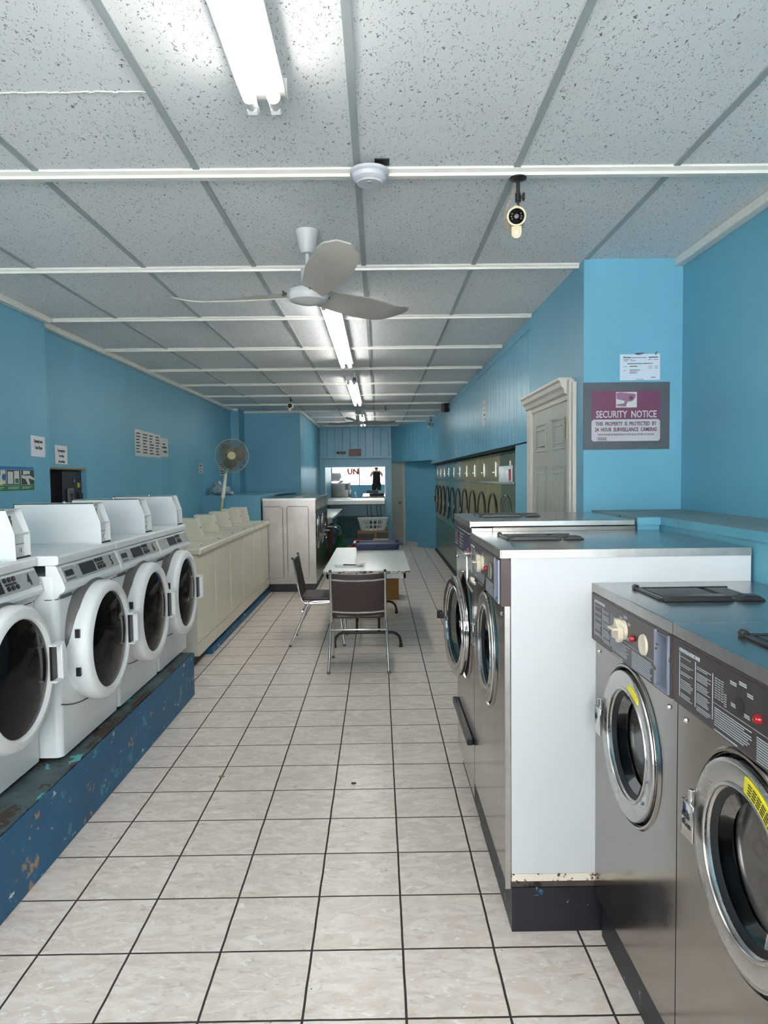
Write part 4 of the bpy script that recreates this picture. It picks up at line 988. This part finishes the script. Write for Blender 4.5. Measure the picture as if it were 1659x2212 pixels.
# speaker on soffit, small square ceiling box
t = thing('corner_speaker', 'small dark speaker box high on the boarded right wall', 'speaker', (1.08, 11.35, 2.70), R(-70))
MB().box(-.06, .06, -.05, .05, -.07, .07).build('case', m_black, t, .01)
t = thing('ceiling_box', 'small white box with black square front, hanging between the lights', 'sensor', (-.255, 8.05, CH))
MB().box(-.008, .008, 0, .02, -.05, 0).build('bracket', m_lampwhite, t); MB().box(-.032, .032, -.01, .03, -.115, -.05).build('case', m_lampwhite, t, .008); MB().box(-.02, .02, -.013, -.009, -.103, -.062).build('black_window', m_black, t)
t = thing('ceiling_sprinkler', 'tiny dark hook on the ceiling right of the far fan', 'hook', (.13, 11.9, CH)); MB().cyl((0, 0, 0), (0, 0, -.04), .008, n=8).box(-.01, .02, -.01, .01, -.07, -.04).build('hook_body', m_black, t)

# ================================================================ table and what stands on it
t = thing('folding_table', 'long white folding table with chipped edges in the aisle', 'table', (-.12, 6.55, 0))
tp = MB(); w2 = .405; L = 2.18; rr_ = .03
pts = arc(w2 - rr_, rr_, rr_, 270, 360, 5) + arc(w2 - rr_, L - rr_, rr_, 0, 90, 5) + arc(-w2 + rr_, L - rr_, rr_, 90, 180, 5) + arc(-w2 + rr_, rr_, rr_, 180, 270, 5)
tp.prism(pts, 'z', .722, .744); tpo = tp.build('tabletop', m_table, t)
tp = MB().prism([(x * 1.004, y + (-.003 if y < 1 else .003)) for x, y in pts], 'z', .716, .738); tp.build('table_edge', m_tedge, t)
MB().box(-.375, .365, .03, .05, .665, .716).box(-.375, .365, L - .05, L - .03, .665, .716).box(-.375, -.355, .03, L - .03, .665, .716).box(.345, .365, .03, L - .03, .665, .716).build('apron', m_apron, t)
for yy in (.10, 1.75):
    q = MB()
    q.tube([(-.315, yy, .0), (-.312, yy, .06), (-.30, yy, .10), (-.27, yy, .13), (-.23, yy, .142), (.23, yy, .142), (.27, yy, .13), (.30, yy, .10), (.312, yy, .06), (.315, yy, .0)], .0135, 10)
    q.tube([(-.1, yy, .142), (-.1, yy, .716)], .012, 8).tube([(.11, yy, .142), (.11, yy, .716)], .012, 8)
    lg_ = q.build('leg_frame', m_legblack, t)
    MB().cyl((-.315, yy, 0), (-.315, yy, .035), .02, .016, 12).cyl((.315, yy, 0), (.315, yy, .035), .02, .016, 12).build('rubber_foot', m_darkrubber, lg_)
# pen and paper
t = thing('ballpoint_pen', 'dark pen lying on the sheet on the table', 'pen', (-.29, 6.96, .750), R(-14)); MB().cyl((-.07, 0, 0), (.06, 0, 0), .0055, n=10).cyl((.06, 0, 0), (.075, 0, 0), .0045, .001, 10).build('barrel', m_legblack, t); MB().box(-.07, -.03, -.001, .001, .005, .008).build('clip', m_chrome, t)
t = thing('paper_sheet', 'white paper sheet with curled corner on the table', 'paper', (-.30, 6.93, .7445), R(8))
q = MB(); vs = []; fs = []
for i in range(9):
    for j in range(7):
        u, v = i / 8, j / 6; vs.append((-.14 + .3 * u, -.1 + .2 * v, .0005 + .035 * max(0, u + (1 - v) * .2 - .75) ** 1.5 * 3))
for i in range(8):
    for j in range(6): a = i * 7 + j; fs.append((a, a + 7, a + 8, a + 1))
q.add(vs, fs, True); q.build('sheet', m_paper, t).modifiers.new('s', 'SOLIDIFY').thickness = .0006
# tub
t = thing('plastic_tub', 'long navy blue plastic tub on the far end of the table', 'tub', (-.02, 8.52, .7445))
def tubmesh(mb, w, d, h, flare, th, rc=.05, n=6):
    def ring(sx, sy, z, r_): return [(x, y, z) for x, y in arc(sx - r_, sy - r_, r_, 0, 90, n) + arc(-sx + r_, sy - r_, r_, 90, 180, n) + arc(-sx + r_, -sy + r_, r_, 180, 270, n) + arc(sx - r_, -sy + r_, r_, 270, 360, n)]
    rs = [ring(w / 2 - flare, d / 2 - flare, 0, rc), ring(w / 2, d / 2, h, rc), ring(w / 2 + .018, d / 2 + .018, h, rc), ring(w / 2 + .018, d / 2 + .018, h - .012, rc), ring(w / 2 + .014, d / 2 + .014, h - .012, rc), ring(w / 2 + .012, d / 2 + .012, h + .004, rc), ring(w / 2 - th, d / 2 - th, h + .004, rc), ring(w / 2 - flare - th, d / 2 - flare - th, th, rc)]
    m = len(rs[0]); vs = [p for r_ in rs for p in r_]; fs = [tuple(range(m - 1, -1, -1)), tuple((len(rs) - 1) * m + i for i in range(m))]
    for k in range(len(rs) - 1):
        for i in range(m): j = (i + 1) % m; fs.append((k * m + i, k * m + j, (k + 1) * m + j, (k + 1) * m + i))
    mb.add(vs, fs, True); return mb
tubmesh(MB(), .54, .34, .085, .02, .006).build('tub_body', m_tub, t)

# chairs
def chair(label, loc, rz):
    t = thing('vinyl_chair', label, 'chair', loc, rz, 'brown vinyl chairs at the table')
    for sx in (-1, 1):
        x = sx * .225
        MB().tube([(x, .035, .845), (x, .05, .76), (x, .075, .62), (x, .10, .49), (x, .118, .44), (x, .15, .415), (x, .20, .41), (x, .48, .425)], .0115, 10).build('back_post', m_chrome, t)
        MB().tube([(x * 1.1, 0, .008), (x * 1.07, .085, .2), (x * 1.04, .165, .39), (x * 1.03, .19, .42), (x * 1.02, .23, .434), (x, .4, .436)], .0115, 10).build('leg', m_chrome, t)
        MB().tube([(x, .36, .43), (x * 1.02, .44, .425), (x * 1.04, .475, .38), (x * 1.08, .52, .008)], .0115, 10).build('leg', m_chrome, t)
        MB().cyl((x, .034, .838), (x, .033, .856), .013, .010, 10).build('post_cap', m_black, t)
        MB().cyl((x * 1.1, 0, .0), (x * 1.1, .004, .02), .014, n=10).build('foot_cap', m_greyhouse, t); MB().cyl((x * 1.08, .52, 0), (x * 1.08, .518, .02), .014, n=10).build('foot_cap', m_greyhouse, t)
    # backrest: slightly curved pad
    q = MB(); vs = []; fs = []; nx, nz = 12, 10
    for side in (0, 1):
        for i in range(nx + 1):
            for k in range(nz + 1):
                u = i / nx * 2 - 1; v = k / nz
                z = .45 + .375 * v; yb = .118 - .082 * v; sag = -.018 * (1 - u * u)
                th = .014 * (1 - .6 * abs(u) ** 6) * (1 - .5 * abs(2 * v - 1) ** 8)
                vs.append((u * .213, yb + sag * .5 + (th if side else -th), z - (.008 * (1 - u * u) * (1 if v == 1 else 0))))
    N = (nx + 1) * (nz + 1)
    for i in range(nx):
        for k in range(nz):
            a = i * (nz + 1) + k; b = a + nz + 1
            fs += [(a, b, b + 1, a + 1), (N + a, N + a + 1, N + b + 1, N + b)]
    for i in range(nx):
        a = i * (nz + 1); b = a + nz + 1; fs += [(a, N + a, N + b, b), (a + nz, b + nz, N + b + nz, N + a + nz)]
    for k in range(nz): a = k; fs += [(a, a + 1, N + a + 1, N + a)]; a = nx * (nz + 1) + k; fs += [(a, N + a, N + a + 1, a + 1)]
    q.add(vs, fs, True); bk = q.build('backrest', m_vinyl, t)
    for z, yb in ((.775, .026), (.50, .085)):
        q = MB().tube([(-.22, yb + .02, z), (-.12, yb - .004, z - .006), (0, yb - .012, z - .008), (.12, yb - .004, z - .006), (.22, yb + .02, z)], .010, 8); q.build('back_rail', m_chrome, bk)
    # seat
    q = MB(); pts = arc(.17, .15, .05, 270, 360, 4) + arc(.165, .48, .055, 0, 90, 4) + arc(-.165, .48, .055, 90, 180, 4) + arc(-.17, .15, .05, 180, 270, 4)
    q.prism([(x, y) for x, y in pts], 'z', .437, .475); q.build('seat', m_vinyl, t, .014, 3)
    MB().tube([(-.235, .12, .34), (.235, .12, .34)], .008, 8).build('stretcher', m_chrome, t)
    return t
chair('brown vinyl chair with chrome frame seen from behind, at the near table end', (-.18, 5.75, 0), 0)
chair('brown vinyl chair seen side-on at the left of the table', (-.862, 6.95, 0), R(-90))

# cardboard box beyond the table
t = thing('cardboard_box', 'brown cardboard box on the floor behind the table legs', 'box', (-.03, 9.42, 0)); MB().box(-.28, .28, -.2, .2, 0, .44).build('carton', m_card, t, .004); MB().box(-.281, .281, -.03, .03, .43, .442).build('packing_tape', m_wood, t); MB().box(.1, .18, -.203, -.2, .28, .34).build('stain_mark', m_dprint, t)

# ================================================================ back of the room
# basket on box
t = thing('printed_carton', 'dark printed cardboard box under the white laundry basket', 'box', (-.12, 14.45, 0)); MB().box(-.31, .31, -.22, .22, 0, .515).build('carton', m_card, t)
MB().box(-.305, .03, -.222, -.22, .02, .47).box(.07, .305, -.222, -.22, .36, .49).build('black_print', m_black, t); MB().box(.0, .3, -.224, -.22, .05, .37).build('pale_print', m_cardlight, t); MB().prism([(-.18, .1), (-.13, .16), (-.15, .24), (-.1, .3), (-.06, .26), (-.1, .2), (-.05, .12)], 'y', -.224, -.22).build('white_print', m_paper, t)
t = thing('laundry_basket', 'white slatted plastic laundry basket standing on the printed box', 'basket', (-.12, 14.45, .517))
def ring_pts(a, b, z, n=44): return [(a * math.copysign(abs(math.cos(2 * math.pi * i / n)) ** .6, math.cos(2 * math.pi * i / n)), b * math.copysign(abs(math.sin(2 * math.pi * i / n)) ** .6, math.sin(2 * math.pi * i / n)), z) for i in range(n)]
q = MB(); q.tube(ring_pts(.31, .215, .25), .011, 8, closed=True).tube(ring_pts(.285, .195, .205), .007, 6, closed=True).tube(ring_pts(.265, .18, .115), .007, 6, closed=True).tube(ring_pts(.24, .165, .02), .009, 6, closed=True)
q.build('rim_hoops', m_basket, t)
top = ring_pts(.305, .21, .245); bot = ring_pts(.24, .165, .01); q = MB()
for i in range(44):
    a = Vector(top[i]); b = Vector(bot[i]); wv = .012 if i not in (32, 33, 34) else .03; q.tube([a, (a + b) / 2, b], wv * .5, 6)
q.build('side_slats', m_basket, t); MB().prism([(x, y) for x, y, z in bot], 'z', .0, .012).build('base', m_basket, t)
# back counter, mirror
t = thing('mirror', 'wide wall mirror above the back counter', 'mirror', (-.55, 16.772, 1.08)); t.rotation_euler = (R(-.0), 0, 0)
mo = MB().box(-.70, .70, -.0, .006, .0, .755).build('mirror_glass', m_mirror, t)
t.rotation_euler = (R(.64), 0, R(.15)); t.location = (-.55, 16.775, 1.08)
mf = MB().box(-.715, -.695, -.01, .008, -.0, .76).box(-.715, .71, -.010, .008, .752, .765).box(.70, .712, -.01, .008, 0, .76); mf.build('mirror_frame', m_ring, t)
t = thing('back_counter', 'white wall counter with thin black legs under the mirror', 'counter', (-.54, 16.45, 0))
MB().box(-.70, .68, -.32, .24, .985, 1.075).build('worktop', m_table, t, .006)
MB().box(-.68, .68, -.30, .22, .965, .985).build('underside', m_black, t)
for x in (-.62, -.58, .27, .36, .49, .58): MB().tube([(x, -.25, .97), (x + .03 * (1 if x > 0 else -1), -.22, .45), (x + .05 * (1 if x > 0 else -1), -.2, 0)], .008, 6).build('leg', m_legblack, t)
# radiator
t = thing('radiator', 'teal column radiator under the back counter', 'radiator', (-.47, 16.55, 0))
for k in range(18):
    x = -.49 + k * .058; MB().box(x, x + .032, -.06, .06, .17, .70).build('column', m_radiator, t, .012)
MB().box(-.5, .54, -.045, .045, .19, .235).box(-.5, .54, -.045, .045, .64, .685).build('header_pipe', m_radiator, t, .01); MB().box(-.47, -.43, -.05, .05, 0, .18).box(.47, .51, -.05, .05, 0, .18).build('foot', m_radiator, t)
# side counter
t = thing('folding_counter', 'white folding counter beyond the far steel washers', 'counter', (-1.08, 12.45, 0)); MB().box(-.285, .275, 0, 3.3, .885, .91).build('worktop', m_table, t, .003)
MB().prism([(.24, .885), (.24, .80), (-.28, .5), (-.28, .885)], 'y', .3, .33).prism([(.24, .885), (.24, .80), (-.28, .5), (-.28, .885)], 'y', 2.8, 2.83).build('bracket', m_apron, t)
MB().box(.0, .24, .5, .53, 0, .885).build('support_panel', mat('dark_red_wood', S(70, 26, 22), .5), t)
# chair behind (only chrome arm and black seat show)
t = thing('armchair', 'chrome-armed chair with dark seat at the back left', 'chair', (-1.27, 14.4, 0), R(-90))
for sx in (-.24, .24): MB().tube([(sx, .55, 0), (sx, .5, .42), (sx, .46, .58), (sx, .38, .62), (sx, .1, .62), (sx, .04, .85)], .011, 8).tube([(sx, .06, 0), (sx, .1, .42), (sx, .1, .62)], .011, 8).build('frame', m_chrome, t)
MB().box(-.22, .22, .08, .5, .42, .47).build('seat', m_vinyl, t, .015); MB().box(-.22, .22, .03, .07, .55, .88).build('backrest', m_vinyl, t, .015)
def sack(name, label, cat, loc, r, sc, m):
    t = thing(name, label, cat, loc); b = MB().ico((0, 0, r * sc[2] * .93), r, 3, sc, jit=.05).build('bag_body', m, t)
    MB().lathe([(.09, 0), (.05, .05), (.06, .10), (.09, .13)], (0, 0, r * sc[2] * 1.8), (0, 0, 1), 12).build('tied_neck', m, t); return t
sack('laundry_sack', 'green laundry bag on the floor left of the table', 'bag', (-.70, 12.62, 0), .20, (.85, .9, 1.25), m_greenbag)
sack('cloth_bag', 'red bag on the floor beside the green laundry bag', 'bag', (-.40, 13.0, 0), .20, (1.25, .9, .95), m_redbag)
# plastic bag on ledge
t = thing('plastic_bag', 'crumpled clear plastic bag on the blue corner ledge', 'bag', (-2.31, 10.35, 1.374)); q = MB().ico((0, 0, .075), .15, 3, (1.0, .8, .5), jit=.13); q.ico((.14, 0, .03), .06, 2, (1.2, 1, .5), jit=.2); q.ico((-.03, .0, .13), .06, 2, (1, .8, 1.2), jit=.25)
q.build('bag_body', m_clearbag, t)
# standing fan
t = thing('standing_fan', 'yellowed standing fan leaning behind the cream washers', 'fan', (-2.33, 9.72, 0))
MB().lathe([(0, .03), (.05, .03), (.135, .012), (.14, 0), (0, 0)], n=32).build('base', m_fanbeige, t)
P0, P1 = Vector((0, 0, .02)), Vector((.24, -.0, 1.68)); dr_ = (P1 - P0)
MB().cyl(P0, P0 + dr_ * .86, .016, n=14).build('lower_pole', m_fanbeige, t)
MB().cyl(P0 + dr_ * .80, P0 + dr_ * 1.0, .028, .022, n=14).build('pole_sleeve', m_trim, t); MB().cyl(P0 + dr_ * .66, P0 + dr_ * .69, .026, n=14).build('height_clamp', m_black, t)
HC = Vector((.335, -.02, 1.925)); ax = Vector((.10, -1, .0)).normalized()
MB().cyl(P1, HC - ax * .08 - Vector((0, 0, .05)), .018, n=12).cyl(HC - ax * .17, HC - ax * .05, .055, .06, n=20).build('motor_housing', m_fanbeige, t)
q = MB()
for i in range(72):
    a = 2 * math.pi * i / 72; u = ax.orthogonal().normalized(); w_ = ax.cross(u); e = u * math.cos(a) + w_ * math.sin(a)
    q.tube([HC + ax * .055 + e * .05, HC + ax * .05 + e * .14, HC + ax * .03 + e * .205, HC + e * .222], .0019, 4)
    q.tube([HC - ax * .05 + e * .06, HC - ax * .045 + e * .14, HC - ax * .03 + e * .2, HC + e * .222], .0027, 4)
cg = q.build('wire_cage', m_fangrey, t)
MB().lathe([(.222, -.008), (.228, -.008), (.228, .008), (.222, .008)], HC, ax, 64, closed=True).build('cage_rim', m_fanbeige, t)
MB().lathe([(.0, .066), (.05, .064), (.056, .055), (.05, .05)], HC, ax, 32).build('centre_badge', m_fanbeige, t)
q = MB(); u = ax.orthogonal().normalized(); w_ = ax.cross(u)
for k in range(3):
    a0 = R(30 + 120 * k); vs = []
    for i in range(9):
        r_ = .03 + .15 * i / 8; hw = .02 + .075 * math.sin(math.pi * min(1, .15 + i / 8 * .8))
        for sgn in (-1, 1):
            e = u * math.cos(a0) + w_ * math.sin(a0); ff = -u * math.sin(a0) + w_ * math.cos(a0); vs.append(HC + e * r_ + ff * hw * sgn + ax * (.018 * sgn))
    q.add(vs, [(2 * i, 2 * i + 1, 2 * i + 3, 2 * i + 2) for i in range(8)], True)
bo = q.build('fan_blades', m_fanblade, t); bo.modifiers.new('s', 'SOLIDIFY').thickness = .002

# litter on the floor
for (x, y, r_, m_, lb) in ((-.87, 3.77, .012, m_wood, 'dry crumpled leaf on the tiles near the blue plinth'), (-.15, 3.66, .010, m_dprint, 'dark fleck of litter on the aisle tiles')):
    tag(MB().ico((x, y, .004), r_, 2, (1.3, 1, .35), jit=.25).build('floor_litter', m_), lb, 'litter')

# ================================================================ outside and the photographer (seen in the mirror)
struct(bx('sidewalk', m_sidewalk, -9, 9, -5.2, -1.76, -.2, -.05)); struct(bx('street', m_street, -14, 14, -16, -5.2, -.3, -.17))
t = thing('parked_van', 'white parked van with red stripe outside the shop window', 'van', (-.9, -7.4, -.17))
MB().prism([(-2.3, .35), (2.5, .35), (2.5, 1.9), (2.2, 2.1), (-1.2, 2.1), (-1.9, 1.35), (-2.3, 1.15)], 'y', -.9, .9).build('body', m_van, t, .06, 3)
MB().box(-2.25, 2.45, .9, .915, .55, .68).build('red_stripe', m_redmark, t)
MB().prism([(-1.7, 1.35), (-1.1, 1.95), (-.4, 1.95), (-.4, 1.35)], 'y', .9, .91).box(-.2, 1.0, .9, .91, 1.35, 1.95).box(1.2, 2.3, .9, .91, 1.35, 1.95).build('side_windows', mat('pale_van_glass', S(170, 195, 215), .2), t)
for x in (-1.5, 1.65):
    MB().cyl((x, .75, .33), (x, .93, .33), .33, n=32).build('wheel', m_tire, t)
    MB().cyl((x, .92, .33), (x, .945, .33), .19, n=24).build('hubcap', m_silver, t)

def skin_mesh(name, pts, edges, rad, m, parent, sub=2, loc=None):
    me = bpy.data.meshes.new(name); me.from_pydata(pts, edges, []); o = bpy.data.objects.new(name, me); COL.objects.link(o)
    o.parent = parent
    md = o.modifiers.new('skin', 'SKIN'); md.use_smooth_shade = True
    for i, r_ in enumerate(rad): me.skin_vertices[0].data[i].radius = (r_, r_) if isinstance(r_, float) else r_
    me.skin_vertices[0].data[0].use_root = True
    sb_ = o.modifiers.new('sub', 'SUBSURF'); sb_.levels = sub; sb_.render_levels = sub
    me.materials.append(m); return o
t = thing('person', 'person in black shirt and black shorts raising a phone, seen in the mirror', 'person', (0, -.36, 0))
V = [(0, -.04, .94), (0, -.04, 1.10), (0, -.05, 1.28), (0, -.05, 1.42), (0, -.03, 1.50), (0, -.01, 1.58), (0, 0, 1.66), (0, -.01, 1.73)]
Rr = [(.155, .115), (.135, .10), (.155, .11), (.13, .095), (.055, .055), (.075, .09), (.082, .098), (.07, .085)]
E_ = [(i, i + 1) for i in range(7)]
def ext(base, pts, rs):
    global V, Rr, E_
    prev = base
    for p_, r_ in zip(pts, rs): V.append(p_); Rr.append(r_); E_.append((prev, len(V) - 1)); prev = len(V) - 1
    return prev
for sx in (-1, 1):
    ext(0, [(sx * .10, -.04, .86), (sx * .115, -.03, .66), (sx * .12, -.03, .48), (sx * .125, -.06, .28), (sx * .13, -.06, .10), (sx * .14, -.04, .05), (sx * .15, .1, .035)], [(.098, .098), (.078, .078), (.058, .06), (.055, .056), (.038, .04), (.04, .04), (.035, .025)])
    hand = ext(3, [(sx * .17, -.05, 1.42), (sx * .235, -.02, 1.34), (sx * .28, .07, 1.22), (sx * .20, .22, 1.40), (sx * .115, .315, 1.555), (sx * .098, .325, 1.59)], [.062, .052, .043, .036, .026, (.032, .02)])
body = skin_mesh('body', V, E_, Rr, m_skin, t)
for sx in (-1, 1):   # fingers of each raised hand closing on the phone
    for k in range(4):
        z = 1.575 + k * .021; ln_ = (.9, 1.05, 1.0, .8)[k]
        skin_mesh('finger', [(sx * .10, .325, z), (sx * .094, .348, z + .002), (sx * (.094 - .028 * ln_), .353, z + .003), (sx * (.094 - .045 * ln_), .351, z + .003)], [(0, 1), (1, 2), (2, 3)], [.010, .0095, .009, .0075], m_skin, t, 1)
    skin_mesh('thumb', [(sx * .10, .315, 1.575), (sx * .088, .312, 1.60), (sx * .066, .322, 1.615), (sx * .05, .325, 1.62)], [(0, 1), (1, 2), (2, 3)], [.012, .012, .0105, .008], m_skin, t, 1)
skin_mesh('shirt', [(0, -.04, .76), (0, -.04, 1.0), (0, -.05, 1.28), (0, -.05, 1.43), (.18, -.05, 1.42), (.245, -.02, 1.335), (.27, .04, 1.25), (-.18, -.05, 1.42), (-.245, -.02, 1.335), (-.27, .04, 1.25)], [(0, 1), (1, 2), (2, 3), (3, 4), (4, 5), (5, 6), (3, 7), (7, 8), (8, 9)], [(.22, .18), (.215, .17), (.195, .15), (.15, .115), .085, .07, .066, .078, .07, .066], m_shirt, t)
skin_mesh('shorts', [(0, -.04, .95), (.105, -.04, .84), (.12, -.03, .66), (.125, -.03, .54), (-.105, -.04, .84), (-.12, -.03, .66), (-.125, -.03, .54)], [(0, 1), (1, 2), (2, 3), (0, 4), (4, 5), (5, 6)], [(.20, .155), .13, .12, .115, .13, .12, .115], m_shorts, t)
hr = MB().lathe([(.0, .115), (.05, .105), (.085, .06), (.095, .0), (.09, -.05), (.075, -.07)], (0, -.025, 1.70), (0, 0, 1), 24); ho = hr.build('hair', m_hair, t)
MB().ico((-.03, .088, 1.665), .011, 2).ico((.03, .088, 1.665), .011, 2).build('eyes', m_paper, t); MB().prism([(.085, 1.665), (.112, 1.63), (.088, 1.622)], 'x', -.011, .011).build('nose', m_skin, t, .004); MB().box(-.022, .022, .084, .094, 1.598, 1.606).build('mouth', m_redmark, t, .002)
MB().ico((-.083, .0, 1.655), .022, 2, (.4, .8, 1.3)).ico((.083, .0, 1.655), .022, 2, (.4, .8, 1.3)).build('ears', m_skin, t)
for sx in (-1, 1): MB().prism([(-.12, 0), (.16, 0), (.17, .03), (.1, .06), (.02, .085), (-.1, .085)], 'x', sx * .142 - .042, sx * .142 + .042).build('shoe', m_shoe, t, .015)
ph = thing('phone', 'dark phone held up by the photographer', 'phone', (0, -.012, 1.615)); MB().box(-.078, .078, -.008, 0, -.036, .04).build('phone_case', m_black, ph, .004)
MB().cyl((.05, 0, .02), (.05, .002, .02), .008, n=14).build('phone_lens', m_blackglass, ph)
